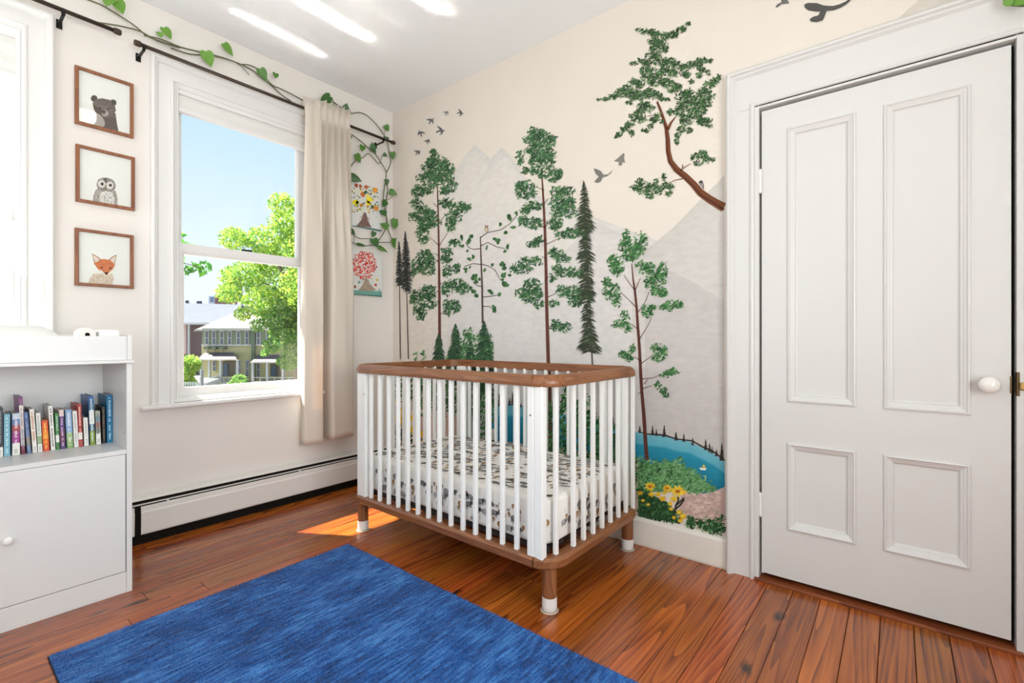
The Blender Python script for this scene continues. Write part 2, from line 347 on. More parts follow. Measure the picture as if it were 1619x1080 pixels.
# ---------------------------------------------------------------- door
dr = struct('door_1')
st = [(2.611, 2.721), (2.936, 3.045), (3.264, 3.375)]
pan = [(2.721, .799, 2.936, 1.942), (3.045, .799, 3.264, 1.942), (2.721, .255, 2.936, .603), (3.045, .255, 3.264, .603)]
for a, b in (st[0], st[2]): bx('stile', DOORP, dr, a, -.008, .034, b, .03, 2.053)
for z0, z1 in ((.034, .255), (.603, .799), (1.942, 2.053)): bx('rail', DOORP, dr, 2.7205, -.0075, z0, 3.2645, .029, z1)
for z0, z1 in ((.255, .603), (.799, 1.942)): bx('mullion', DOORP, dr, 2.936, -.0077, z0-.001, 3.045, .028, z1+.001)
for p in pan:
    bx('panel', DOORP, dr, p[0]-.005, .006, p[1]-.005, p[2]+.005, .02, p[3]+.005)
    MB().ring('m', (p[0]-.012, p[1]-.012, p[2]+.012, p[3]+.012), [(0, .0075), (.002, .014), (.008, .016), (.012, .011), (.017, .009), (.021, .006), (.027, .004), (.031, -.004), (.036, -.006)]).build('moulding', DOORP, dr)
for z in (1.747, .33):
    hg = MB().tube([(2.607, -.016, z-.042), (2.607, -.016, z+.042)], .0068, 12).build('hinge', TRIM, dr, smooth=False)
    MB().lathe([(.002, -.012), (.006, -.008), (.0075, -.003), (.0075, 0)], (2.607, -.016, z-.042), 'z', 12).build('finial', TRIM, hg)
    MB().lathe([(.0075, 0), (.0075, .003), (.006, .008), (.002, .012)], (2.607, -.016, z+.042), 'z', 12).build('finial', TRIM, hg)
brass = mat('brass', (190, 158, 98), .25, metal=1)
kx, kz = 3.318, .900
kb = MB().lathe([(.024, -.008), (.024, -.012), (.018, -.014), (.012, -.016), (.010, -.032)], (kx, 0, kz), 'y', 32).build('knob_rose', brass, dr, smooth=True); tag(kb, 'brass rose plate')
kk = MB().lathe([(.010, -.030), (.020, -.034), (.027, -.043), (.0285, -.052), (.025, -.061), (.015, -.067), (.002, -.069)], (kx, 0, kz), 'y', 32).build('door_knob', mat('porcelain', (238, 234, 228), .12, .6), dr, smooth=True); tag(kk, 'white porcelain knob')
tag(bx('latch_plate', mat('old_brass', (96, 78, 50), .45, metal=.8), dr, 3.372, -.0095, .872, 3.3765, .02, .93), 'old brass latch plate')

tr = struct('trim_1')        # door casing, jambs, threshold
MB().ring('m', (2.472, 0, 3.516, 2.249), [(0, 0), (0, .040), (.007, .046), (.015, .046), (.021, .036), (.027, .034), (.037, .022), (.05, .021)], bottom=False).build('back_band', DOORP, tr, bevel=.001)
bx('casing_board', DOORP, tr, 2.50, -.0225, -.004, 2.585, 0, 2.072, bevel=.001); bx('casing_board', DOORP, tr, 3.403, -.0225, 0, 3.49, 0, 2.072, bevel=.001)
bx('head_board', DOORP, tr, 2.50, -.0225, 2.073, 3.49, 0, 2.225, bevel=.001)
MB().ring('m', (2.567, 0, 3.421, 2.096), [(0, .0225), (.002, .029), (.008, .031), (.015, .028), (.018, .022)], bottom=False).build('inner_bead', DOORP, tr)
bx('jamb', DOORP, tr, 2.585, -.0225, 0, 2.602, .12, 2.082, bevel=.0015); bx('jamb', DOORP, tr, 3.386, -.0225, 0, 3.403, .12, 2.082, bevel=.0015)
bx('head_jamb', DOORP, tr, 2.602, -.0225, 2.065, 3.386, .12, 2.082, bevel=.0015)
bx('door_stop', DOORP, tr, 2.602, .034, 0, 2.612, .05, 2.065); bx('door_stop', DARK, tr, 3.376, .034, 0, 3.386, .05, 2.065)  # right stop near-black: shade of the door gap put into its colour
tag(bx('threshold', woodmat('threshold_wood', ((150, 84, 44), (126, 64, 30), (84, 38, 18)), 'x', 1, .5, 0, False, .1), tr, 2.586, -.034, -.002, 3.402, .11, .012, bevel=.003), 'worn brown wooden threshold')
tag(bx('strike_plate', mat('old_brass', (96, 78, 50)), tr, 3.3855, -.0245, .865, 3.393, 0, .945, bevel=.001), 'worn brass strike plate')
tag(bx('ceramic_stop', brass, tr, 3.392, -.036, .885, 3.407, -.022, .912, bevel=.005), 'brass latch keeper')

# ================================================================== MURAL (flat paint on the wall)
GREENS = [(48, 84, 54), (64, 104, 66), (38, 66, 46), (82, 124, 80), (54, 94, 62), (72, 112, 70)]
class Paint(MB):
    def __init__(s, mp, h=.0005): super().__init__(); s.mp = mp; s.h = h
    def pt(s, px, py, h): 
        u, v = s.mp(px, py); return s.to3(u, v, h)
    def to3(s, u, v, h): return (u, -h, v) if s.mp is Mp else (h, u, v)
    def poly(s, pts, col, dh=0):
        s.add([s.pt(x, y, s.h+dh) for x, y in pts], [tuple(range(len(pts)))], srgb(*col) if not isinstance(col[0], (tuple, list)) else [srgb(*c) for c in col]); return s
    def blob(s, x, y, rx, ry, col, a=0, n=7, jit=.25, dh=None):
        pts = []; ca, sa = math.cos(a), math.sin(a)
        for k in range(n):
            t = 2*pi*k/n; j = 1+random.uniform(-jit, jit); p, q = rx*j*math.cos(t), ry*j*math.sin(t); pts.append((x+p*ca-q*sa, y+p*sa+q*ca))
        return s.poly(pts, col, random.uniform(.0002, .0009) if dh is None else dh)
    def stroke(s, pts, ws, col, dh=0):
        ws = ws if isinstance(ws, (list, tuple)) else [ws]*len(pts)
        L_, R_ = [], []
        for i, (x, y) in enumerate(pts):
            x0, y0 = pts[max(0, i-1)]; x1, y1 = pts[min(len(pts)-1, i+1)]; dx, dy = x1-x0, y1-y0; l = math.hypot(dx, dy) or 1
            L_.append((x-dy/l*ws[i]/2, y+dx/l*ws[i]/2)); R_.append((x+dy/l*ws[i]/2, y-dx/l*ws[i]/2))
        for i in range(len(pts)-1): s.poly([L_[i], L_[i+1], R_[i+1], R_[i]], col, dh)
        return s
    def foliage(s, z, cl, cols=GREENS, size=1.75, dens=1.25, halo=(118, 150, 112)):
        for c in cl:
            x, y = z(c[0], c[1]); x1, y1 = z(c[0]+c[2], c[1]+c[3]); rx, ry = x1-x, y1-y
            n = int(1.2*dens*rx*ry*pi/(size*size*1.7))+3
            for k in range(n):
                r = math.sqrt(random.random())*random.choice((1.02, 1.02, 1.22)); t = random.uniform(0, 2*pi)
                hl = random.random() < (.36 if r > .75 else .12)
                q = random.choice(cols); f = random.uniform(.8, 1.15); q = tuple(min(255, v*f) for v in q)
                if hl: q = halo
                sz = size*random.uniform(.5, 1.25)*(.8 if r > .85 else 1)
                s.blob(x+r*rx*math.cos(t), y+r*ry*math.sin(t), sz*1.55, sz*.58, q, random.gauss(-.7, .7), 6, .35, random.uniform(.0006, .0014) if not hl else random.uniform(.0003, .0009))
        return s
    def fir(s, x, y0, y1, prof, cols, step=2.0, droop=.45, trunk=None):
        if trunk: s.stroke([(x+trunk[0], y0+4), (x+trunk[1], trunk[2])], [.8, trunk[3]], (70, 58, 54), .0002)
        y = y0
        while y < y1:
            f = (y-y0)/(y1-y0); w_ = np.interp(f, [p[0] for p in prof], [p[1] for p in prof])
            xx = x+(trunk[1]-trunk[0])*f*.6 if trunk else x
            for sd in (-1, 1):
                for _ in range(2):
                    L_ = w_*(random.uniform(.75, 1.3) if _ else random.uniform(.3, .6))+.6; th = random.uniform(.45, .95) if _ else random.uniform(.8, 1.4); yy = y+random.uniform(-1, 1)
                    q = random.choice(cols); s.poly([(xx-sd*.5, yy-th*.8), (xx+sd*L_*.6, yy+L_*droop*.35-th*.4), (xx+sd*L_, yy+L_*droop+.6), (xx+sd*L_*.5, yy+L_*droop*.5+th), (xx-sd*.5, yy+th)], q, random.uniform(.0004, .0012))
            y += step*random.uniform(.7, 1.2)
        return s
def mural(name, P_, label): return tag(P_.build(name, PAINT, wall_m, norm=False), label)
z5 = Z((620, 160), 2.4536); z6 = Z((780, 160), 2.4554); z7 = Z((920, 0), 3.1753); z8 = Z((980, 600), 3.375); zt = Z((1180, 0), 3.688)
idn = lambda x, y: (x, y)
WC = (224, 215, 204)
def lerp(a, b, t): return tuple(a[i]+(b[i]-a[i])*t for i in range(3))
def mountain(name, label, ridge, rows, cols, bottom, h, fadex=None, step=5):
    P_ = Paint(Mp, h); xs = np.arange(ridge[0][0], ridge[-1][0]+.01, step); X_ = [r[0] for r in ridge]; Y_ = [r[1] for r in ridge]
    grid = []
    for i, x in enumerate(xs):
        y = float(np.interp(x, X_, Y_))+random.uniform(-.6, .6); colv = []
        for j, (dy, c) in enumerate(zip(rows, cols)):
            yy = min(y+dy, bottom) if dy is not None else bottom
            cc = c
            if fadex: 
                k = min(1, max(0, (x-fadex[0])/(fadex[1]-fadex[0]))); cc = lerp(WC, c, k*k*(3-2*k))
            colv.append(((x, yy), cc))
        grid.append(colv)
    for i in range(len(grid)-1):
        for j in range(len(rows)-1):
            q = [grid[i][j], grid[i][j+1], grid[i+1][j+1], grid[i+1][j]]
            if abs(q[0][0][1]-q[1][0][1]) < .01 and abs(q[2][0][1]-q[3][0][1]) < .01: continue
            P_.poly([a[0] for a in q], [a[1] for a in q])
    return mural(name, P_, label)
mountain('painted_mountain', 'painted pale grey twin peaks', [(640, 420), (690, 330), (716, 278), (735, 247), (750, 229), (757, 234), (775, 252), (793, 234), (803, 241), (822, 270), (850, 310), (1146, 420)], [0, 5, 22, 60, 140, 260, None], [(207, 203, 198), (211, 207, 202), (217, 211, 204), (219, 213, 206), (217, 212, 207), (213, 209, 206), (208, 203, 199)], 745, .0004, (640, 735))
Paint(Mp, .0006)
pk = Paint(Mp, .00055); pk.poly([(754, 295), (775, 253), (793, 234), (800, 243), (786, 262), (770, 285)], [(216, 210, 204), (207, 203, 198), (203, 199, 195), (210, 206, 200), (214, 209, 203), (217, 211, 205)]); mural('painted_slope', pk, 'darker ridge stroke of the second peak')
mountain('painted_mountain', 'painted grey middle mountain behind the dark fir', [(840, 470), (900, 390), (943, 351), (985, 372), (1024, 392), (1146, 470)], [0, 5, 25, 80, 180, None], [(204, 199, 193), (207, 202, 197), (211, 206, 201), (212, 207, 203), (209, 205, 201), (204, 199, 196)], 745, .0007)
mountain('painted_mountain', 'painted large grey mountain beside the door', [(1000, 414), (1028, 390), (1065, 360), (1106, 317), (1130, 294), (1146, 277)], [0, 6, 40, 120, 240, None], [(198, 192, 186), (200, 195, 189), (203, 198, 192), (206, 201, 196), (205, 200, 196), (200, 195, 191)], 745, .0010)
mountain('painted_mountain', 'painted darker lower slope beside the door', [(1020, 420), (1061, 428), (1100, 448), (1146, 477)], [0, 6, 40, 110, None], [(197, 192, 187), (195, 190, 186), (196, 191, 187), (196, 190, 186), (188, 182, 178)], 745, .0013)
mountain('painted_mountain', 'painted cropped mountain above the door casing', [(1395, 62), (1413, 38), (1432, 18), (1452, 0), (1480, -30), (1560, -95), (1640, -120)], [0, 8, 40, 90, None], [(205, 197, 186), (206, 198, 188), (208, 201, 191), (208, 201, 191), (208, 201, 191)], 66, .0007)
# lake and shore
lk = Paint(Mp, .0016)
top = [(775, 640), (803, 639), (830, 642), (868, 650), (905, 658), (950, 668), (1010, 684), (1022, 686), (1051, 689), (1069, 695), (1090, 698), (1110, 708), (1128, 717), (1146, 730)]
for (a, b) in zip(top[:-1], top[1:]):
    for k0, k1, c0, c1 in ((0, .22, (112, 178, 192), (92, 168, 188)), (.22, .28, (92, 168, 188), (38, 138, 164)), (.28, .62, (38, 138, 164), (26, 122, 150)), (.62, 1, (26, 122, 150), (22, 112, 140))):
        H_ = 72
        lk.poly([(a[0], a[1]+H_*k0), (a[0], a[1]+H_*k1), (b[0], b[1]+H_*k1), (b[0], b[1]+H_*k0)], [c0, c1, c1, c0])
mural('painted_lake', lk, 'painted teal lake')
sh = Paint(Mp, .0018)
sh.stroke([(1009, 682), (1022, 686), (1051, 688), (1069, 694), (1095, 697), (1110, 706), (1128, 714), (1146, 728)], [1.5, 2, 3, 2.2, 2.2, 2.6, 2.6, 2.2], (52, 48, 44))
for x, y, hh, ww in ((1012, 684, 10, 2.2), (1032, 687, 13, 2.5), (1038, 688, 8, 2), (1050.5, 690, 17, 3), (1069, 695, 11, 3), (1081.5, 697, 10, 2.2), (1095.5, 703, 9, 2.5), (1116, 711, 16, 3), (1122, 714, 12, 2.5), (1126, 716, 8, 2), (1133, 720, 8, 2.4), (1141.5, 727, 25, 4), (811, 640, 18, 3), (806, 640, 9, 3), (778, 641, 20, 2.6), (790, 641, 17, 2.4), (969, 672, 13, 3), (824, 643, 4, 2), (740, 638, 14, 3)):
    sh.fir(x, y-hh, y, [(0, .3), (1, ww)], [(46, 42, 40), (58, 52, 48)], 1.1, .3)
mural('painted_shore', sh, 'painted black treeline on the far shore')
pth = Paint(Mp, .0020)
pth.poly([z8(330, 600), z8(420, 612), z8(500, 600), z8(560, 572), z8(560, 760), z8(380, 760), z8(320, 690)], (196, 168, 158))
pth.poly([(655, 655), (700, 650), (735, 668), (735, 742), (655, 742)], (203, 180, 168)); pth.poly([(622, 640), (640, 646), (648, 742), (622, 742)], (203, 186, 174))
pth.poly([(774, 680), (785, 676), (787, 742), (770, 742)], (214, 206, 192))
pth.poly([(735, 690), (1010, 725), (1010, 830), (735, 745)], (190, 168, 155))
for _ in range(120):
    x = random.uniform(1082, 1140); y = random.uniform(778, 822); pth.blob(x, y, 4, 2.4, random.choice([(206, 178, 168), (190, 160, 150), (214, 188, 176), (184, 156, 148)]), 0, 7, .3)
mural('painted_path', pth, 'painted pinkish sandy path')
bs = Paint(Mp, .0022)
PALE = [(96, 150, 92), (116, 166, 108), (84, 134, 82), (104, 158, 104)]
DKG = [(34, 70, 40), (44, 86, 48), (28, 56, 36), (58, 102, 56)]
bs.poly([z8(100, 440), z8(150, 452), z8(260, 450), z8(330, 445), z8(350, 470), z8(420, 510), z8(460, 545), z8(515, 580), z8(495, 596), z8(420, 606), z8(350, 600), z8(100, 600)], (96, 148, 90))
bs.foliage(z8, [(125, 440, 28, 30), (180, 455, 35, 28), (250, 455, 40, 30), (320, 450, 32, 30), (370, 500, 45, 30), (430, 545, 45, 30), (480, 580, 35, 18), (220, 510, 90, 40), (320, 530, 80, 40), (140, 510, 45, 40), (400, 580, 60, 25), (200, 560, 90, 35)], PALE+[(70, 118, 72)], 2.4, 1.1, (140, 180, 130))
bs.foliage(z8, [(115, 480, 16, 45), (200, 480, 22, 25), (270, 490, 26, 28), (150, 530, 25, 20)], DKG, 2.0, .7)
bs.poly([z8(100, 610), z8(180, 620), z8(250, 650), z8(290, 700), z8(320, 770), z8(100, 725)], (40, 78, 44))
bs.foliage(z8, [(150, 640, 50, 40), (140, 700, 45, 35), (220, 690, 50, 45), (270, 730, 50, 35), (180, 740, 60, 20), (120, 600, 25, 40)], DKG, 2.2, 1.2, (88, 130, 80))
bs.foliage(z8, [(400, 765, 45, 30), (470, 775, 50, 35), (530, 770, 30, 55), (500, 800, 55, 22), (380, 750, 25, 22)], DKG+[(70, 124, 72)], 2.1, 1.3, (110, 158, 104))
mural('painted_shrub', bs, 'painted green shrubs by the lake')
# greenery seen between the crib slats
gb = Paint(Mp, .0022)
gb.foliage(idn, [(629, 618, 5, 24), (640, 610, 7, 26), (656, 612, 7, 28), (668, 620, 6, 32), (680, 620, 8, 34), (690, 618, 8, 30), (704, 612, 9, 38), (716, 620, 9, 40), (739, 630, 7, 52), (753, 620, 8, 58), (766, 640, 8, 66), (781, 650, 6, 24)], [(70, 112, 66), (84, 128, 80), (52, 92, 52), (40, 74, 44), (98, 142, 92)], 2.2, 1.25)
gb.foliage(idn, [(625, 692, 4, 24), (638, 692, 5, 22), (652, 694, 3, 20), (669, 692, 2, 14)], DKG, 1.8, 1.0)
gb.foliage(idn, [(874, 675, 9, 42), (895, 668, 9, 60), (914, 676, 7, 44), (930, 678, 9, 46), (946, 690, 7, 36), (972, 700, 6, 30), (955, 710, 14, 26), (885, 730, 28, 20), (930, 735, 40, 18), (985, 735, 20, 30), (1000, 750, 12, 35)], [(58, 110, 58), (78, 138, 74), (44, 88, 48), (34, 66, 40)], 2.4, 1.2)
mural('painted_shrub', gb, 'painted green thicket behind the crib')
fl = Paint(Mp, .0034)
YEL = [(232, 190, 44), (240, 204, 66), (222, 172, 34), (236, 196, 50)]
def flower(x, y, r, centre=True, r2=None):
    r2 = r2 or r*.8
    for k in range(9):
        t = 2*pi*k/9+random.random()*.3; fl.blob(x+r*.6*math.cos(t), y+r2*.6*math.sin(t), r*.48, r2*.26, random.choice(YEL), math.atan2(r2*math.sin(t), r*math.cos(t)), 7, .15)
    if centre: fl.blob(x, y, r*.42, r2*.36, (176, 104, 30), 0, 8, .1, .0012)
    else: fl.blob(x, y, r*.4, r2*.35, random.choice(YEL), 0, 8, .1, .0011)
for x, y, r, c in ((163, 570, 28, 1), (255, 580, 24, 1), (310, 596, 36, 1), (170, 612, 17, 0), (206, 612, 15, 0), (240, 605, 12, 0), (230, 635, 18, 0), (290, 637, 19, 0), (110, 605, 14, 1), (125, 645, 10, 0), (153, 666, 10, 0), (270, 662, 14, 0), (318, 706, 15, 0), (338, 730, 20, 0), (290, 736, 11, 0), (275, 690, 12, 0), (325, 752, 14, 0), (345, 600, 14, 0)):
    flower(*z8(x, y), r/3.375, c)
for x, y, r in ((639, 649, 6), (638, 660, 6), (625, 662, 6), (655, 661, 6), (654, 679, 6), (668, 686, 5), (671, 700, 5), (637, 667, 5), (624, 634, 4)): flower(x, y, r, 0, r*1.1)
for p in ([(345, 630), (320, 655), (300, 672), (292, 725)], [(312, 620), (314, 645), (300, 672)], [(320, 770), (318, 745), (330, 700)], [(345, 640), (325, 668), (300, 690)]): fl.stroke([z8(*q) for q in p], 2.6, (58, 52, 40), -.0004)
for p in ([(653, 640), (654, 655)], [(671, 690), (671, 705), (668, 720)], [(640, 670), (641, 715)]): fl.stroke(p, 1.8, (70, 60, 48), -.0004)
mural('painted_flower', fl, 'painted yellow sunflowers')
bt = Paint(Mp, .0034); bt.poly([z8(425, 470), z8(464, 472), z8(458, 484), z8(432, 482)], (236, 236, 232)); bt.poly([z8(440, 468), z8(448, 452), z8(462, 470)], (214, 196, 56)); bt.stroke([z8(432, 468), z8(462, 470)], .8, (90, 110, 60), .0002)
mural('painted_boat', bt, 'painted tiny sailing boat on the lake')

# trees
BARK = (98, 58, 48); BARK2 = (112, 68, 44)
ta = Paint(Mp, .0026)
ta.stroke([z5(*p) for p in ((176, 320), (179, 420), (182, 560), (184, 760), (186, 1010))], [1.2, 2, 3, 4, 4.4], BARK)
for p in ([(180, 558), (160, 540), (146, 528)], [(183, 562), (200, 535), (216, 512)], [(182, 475), (200, 450), (216, 434)], [(179, 412), (160, 396)], [(185, 712), (206, 700)], [(188, 828), (202, 815)], [(180, 400), (176, 340)], [(183, 600), (165, 590)]): ta.stroke([z5(*q) for q in p], [1.1, .7][:2]+[.6]*(len(p)-2), BARK)
ta.foliage(z5, [(163, 205, 17, 20), (150, 235, 20, 20), (190, 240, 35, 22), (150, 265, 35, 22), (215, 265, 28, 25), (130, 295, 30, 18), (185, 290, 45, 24), (232, 325, 22, 25), (100, 350, 24, 24), (135, 340, 28, 22), (170, 310, 30, 25), (205, 345, 20, 18), (95, 395, 22, 18), (115, 420, 26, 20), (88, 450, 22, 18), (122, 470, 22, 20), (150, 470, 40, 24), (118, 510, 24, 28), (125, 540, 18, 14), (212, 395, 28, 18), (260, 415, 40, 20), (240, 450, 30, 20), (228, 480, 20, 26), (285, 410, 20, 14), (150, 440, 25, 18), (128, 595, 25, 22), (150, 620, 22, 22), (105, 635, 28, 28), (138, 655, 32, 20), (85, 665, 14, 18), (215, 585, 22, 15), (210, 612, 22, 18), (240, 550, 26, 14), (215, 660, 18, 24), (210, 730, 18, 26), (250, 712, 40, 24), (275, 730, 25, 20), (245, 650, 20, 18), (100, 755, 30, 24), (140, 740, 30, 28), (80, 775, 16, 14), (145, 780, 30, 26), (110, 810, 24, 28), (110, 840, 14, 12), (215, 790, 18, 18), (245, 798, 24, 22), (215, 820, 16, 12)], GREENS, 2.0, 1.15)
mural('painted_tree', ta, 'painted pine on the left with a thin reddish trunk')
tb = Paint(Mp, .0026)
tb.stroke([z6(*p) for p in ((190, 298), (196, 400), (201, 500), (205, 640), (208, 800), (214, 1005), (219, 1120), (222, 1400))], [2, 3.4, 4, 4.6, 5, 5.6, 5.8, 6], BARK)
for p in ([(205, 556), (250, 535)], [(200, 492), (232, 452)], [(198, 346), (172, 335)], [(210, 762), (246, 745)], [(218, 874), (238, 873)], [(206, 612), (188, 602)], [(200, 492), (176, 478)], [(202, 700), (215, 680)], [(196, 400), (215, 378)], [(206, 540), (165, 545)]): tb.stroke([z6(*q) for q in p], [1.2, .7], BARK)
tb.foliage(z6, [(150, 118, 16, 16), (185, 122, 22, 14), (135, 150, 20, 14), (175, 150, 32, 24), (222, 150, 24, 25), (165, 190, 36, 26), (212, 200, 32, 26), (170, 230, 34, 24), (212, 238, 26, 24), (105, 222, 16, 28), (125, 270, 15, 14), (165, 270, 25, 18), (190, 285, 18, 14), (235, 290, 30, 24), (255, 275, 14, 12), (125, 345, 40, 34), (110, 325, 22, 18), (250, 350, 32, 18), (290, 350, 28, 18), (255, 395, 36, 26), (292, 395, 26, 24), (250, 430, 28, 22), (300, 430, 30, 24), (155, 408, 32, 20), (125, 425, 22, 14), (120, 465, 26, 18), (160, 475, 32, 22), (240, 475, 30, 22), (235, 495, 12, 12), (150, 555, 20, 14), (175, 545, 20, 20), (265, 522, 22, 16), (305, 512, 32, 20), (345, 508, 26, 14), (92, 650, 24, 18), (125, 628, 26, 22), (165, 622, 26, 16), (130, 655, 24, 12), (245, 588, 28, 20), (270, 612, 30, 16), (290, 665, 48, 18), (250, 650, 20, 18), (325, 670, 30, 14), (232, 688, 12, 18), (115, 745, 30, 20), (150, 718, 34, 26), (165, 750, 26, 24), (140, 770, 24, 14), (178, 788, 18, 18), (270, 738, 26, 20), (310, 745, 36, 26), (355, 755, 34, 22), (320, 780, 28, 18), (235, 785, 20, 12), (245, 870, 20, 22), (278, 878, 24, 18)], GREENS, 2.0, 1.2)
mural('painted_tree', tb, 'painted tall pine in the middle')
ff = Paint(Mp, .0032); FIRC = [(58, 70, 50), (48, 58, 44), (70, 78, 56), (56, 62, 48)]
x0, y0 = z6(352, 312); x1, y1 = z6(385, 972)
ff.fir(x0, y0, y1, [(0, .6), (.06, 6), (.14, 8), (.20, 13), (.27, 17), (.29, 8), (.36, 10), (.45, 14), (.47, 9), (.6, 13), (.69, 14), (.71, 7), (.8, 11), (.82, 9), (.97, 18), (1, 14)], FIRC, 2.3, .42, (0, 14, z6(385, 1040)[1], 2.0))
mural('painted_fir', ff, 'painted dark slender fir in the middle')
for (a, b, c, ww, tx, lb) in (((28, 548), (28, 716), 1000, 6, 2, 'left one of the two small black firs'), ((52, 508), (62, 735), 1000, 8.5, 5, 'right one of the two small black firs')):
    fs = Paint(Mp, .0030); x0, y0 = z5(*a); _, y1 = z5(*b); fs.fir(x0, y0, y1, [(0, .4), (.3, ww*.6), (.8, ww), (1, ww*.8)], [(54, 58, 54), (44, 48, 46), (66, 68, 64)], 1.8, .4, (0, tx, z5(0, c)[1], 1.6)); mural('painted_fir', fs, lb)
FG = [(48, 78, 54), (38, 62, 46), (60, 94, 62)]
for (cx_, yt, yb, ww, lb) in ((182, 902, 1060, 9, 'small painted fir at the foot of the left pine'), (247, 865, 1100, 12, 'second small painted fir above the crib rail'), (305, 930, 1100, 10, 'third small painted fir above the crib rail'), (358, 855, 1120, 14, 'small painted fir under the thin tree')):
    fs = Paint(Mp, .0030); x0, y0 = z5(cx_, yt); _, y1 = z5(0, yb); fs.fir(x0, y0, y1, [(0, 1.5), (.12, ww*.5), (.3, ww*.85), (.5, ww), (1, ww*1.05)], FG, 1.5, .6); mural('painted_fir', fs, lb)
lb_ = Paint(Mp, .0028); lb_.foliage(z5, [(285, 940, 18, 50), (300, 905, 14, 26), (330, 945, 22, 45), (375, 960, 18, 50), (290, 1010, 40, 50), (345, 1020, 40, 50), (92, 985, 6, 22), (122, 990, 6, 20), (215, 1010, 14, 20)], [(84, 130, 80), (100, 146, 92), (72, 116, 70), (60, 100, 62)], 2.1, .9, (150, 180, 140)); mural('painted_shrub', lb_, 'light green painted bushes above the crib rail')
# right-hand tree
tf = Paint(Mp, .0026)
tf.stroke([z6(538, 630), z6(543, 690), z6(550, 735), z6(557, 800), z6(562, 880), z6(568, 960), z6(574, 1078), z8(118, 60), z8(130, 200), z8(138, 330), z8(146, 432)], [1.2, 2.2, 3.4, 3.8, 4.2, 4.6, 4.8, 5, 5.6, 6, 6.4], (92, 52, 44))
for p in ([(550, 735), (528, 705), (508, 676)], [(552, 735), (566, 700), (572, 688)], [(555, 800), (520, 765), (495, 742)], [(562, 820), (590, 780), (606, 740)], [(568, 925), (595, 880), (616, 842)], [(562, 886), (538, 866)], [(575, 1010), (548, 992)], [(575, 1018), (600, 1000), (622, 988)], [(578, 1078), (620, 1075), (652, 1060)]): tf.stroke([z6(*q) for q in p], [1.4, .9, .8][:len(p)], (104, 62, 50))
for p in ([(120, 50), (172, 32)], [(115, 72), (98, 74)], [(130, 25), (150, 0)]): tf.stroke([z8(*q) for q in p], [1.4, .8], (92, 52, 44))
tf.foliage(z6, [(518, 530, 20, 26), (515, 565, 26, 26), (545, 590, 28, 24), (572, 545, 24, 34), (560, 575, 28, 24), (530, 605, 24, 18), (470, 615, 24, 18), (480, 650, 28, 28), (455, 610, 10, 12), (580, 640, 24, 24), (610, 650, 22, 22), (655, 660, 22, 34), (640, 690, 32, 26), (605, 700, 20, 26), (640, 735, 30, 22), (660, 745, 18, 16), (440, 700, 16, 18), (460, 730, 32, 26), (480, 770, 18, 26), (445, 755, 18, 14), (690, 795, 30, 20), (722, 790, 20, 14), (660, 800, 16, 12), (600, 815, 24, 24), (620, 800, 12, 12), (512, 830, 18, 18), (490, 865, 28, 16), (520, 878, 18, 18), (540, 960, 12, 16), (515, 985, 26, 12), (530, 1000, 16, 12), (500, 975, 10, 8), (625, 955, 14, 14), (650, 965, 24, 20), (640, 995, 24, 18), (665, 980, 12, 14), (690, 1048, 20, 14), (675, 1060, 24, 12), (712, 1055, 12, 8)], [(52, 98, 54), (66, 118, 64), (40, 78, 44), (84, 134, 78), (58, 106, 58)], 2.0, 1.15, (140, 170, 128))
tf.foliage(z8, [(205, 30, 18, 20), (235, 65, 20, 24), (250, 85, 14, 14)], [(52, 98, 54), (66, 118, 64), (40, 78, 44)], 2.0, 1.0)
mural('painted_tree', tf, 'painted branching tree right of the dark fir')
# thin broadleaf tree with an owl
tw = Paint(Mp, .0026)
tw.stroke([z5(343, 525), z5(346, 620), z5(350, 720), z5(352, 862)], [1.4, 2.2, 2.8, 3.2], (92, 76, 70))
for p in ([(343, 530), (370, 510), (420, 500), (455, 478), (488, 440)], [(343, 562), (372, 548), (408, 566), (440, 572)], [(345, 572), (318, 575), (300, 570), (285, 548)], [(348, 632), (375, 640), (400, 655), (420, 692)], [(348, 634), (315, 630), (280, 642)], [(351, 760), (385, 757), (418, 750)], [(352, 796), (376, 796), (394, 806)], [(350, 720), (330, 715), (320, 700)]): tw.stroke([z5(*q) for q in p], [1.4, 1.1, 1, .8, .7][:len(p)], (86, 74, 66))
for x, y, rx, ry in ((456, 450, 12, 18), (482, 437, 7, 12), (421, 476, 7, 11), (470, 490, 14, 9), (440, 512, 12, 10), (405, 535, 16, 12), (412, 548, 8, 8), (450, 562, 8, 14), (440, 582, 10, 7), (367, 568, 6, 11), (300, 545, 10, 16), (308, 522, 8, 12), (270, 530, 7, 14), (272, 562, 10, 8), (293, 582, 7, 8), (300, 613, 10, 8), (318, 603, 9, 11), (285, 656, 9, 12), (303, 645, 5, 6), (430, 632, 14, 14), (436, 650, 12, 12), (437, 675, 18, 10), (455, 672, 8, 9), (440, 708, 15, 15), (428, 695, 8, 8), (320, 682, 13, 16), (325, 700, 10, 12), (316, 738, 14, 14), (325, 755, 12, 8), (308, 725, 6, 8), (360, 655, 8, 8), (390, 635, 6, 9), (380, 736, 11, 11), (386, 746, 9, 6), (420, 750, 10, 9), (395, 800, 9, 12), (398, 815, 8, 12), (340, 690, 6, 8)):
    X_, Y_ = z5(x, y)
    for _ in range(5): tw.blob(X_+random.uniform(-.5, .5)*rx/2.45, Y_+random.uniform(-.5, .5)*ry/2.45, rx/2.45*.52, ry/2.45*.5, random.choice([(58, 98, 58), (70, 112, 66), (50, 84, 52), (82, 124, 76)]), random.uniform(-.5, .5), 9, .18)
mural('painted_tree', tw, 'painted thin tree with round leaves')
ow = Paint(Mp, .0036); X_, Y_ = z5(367, 496)
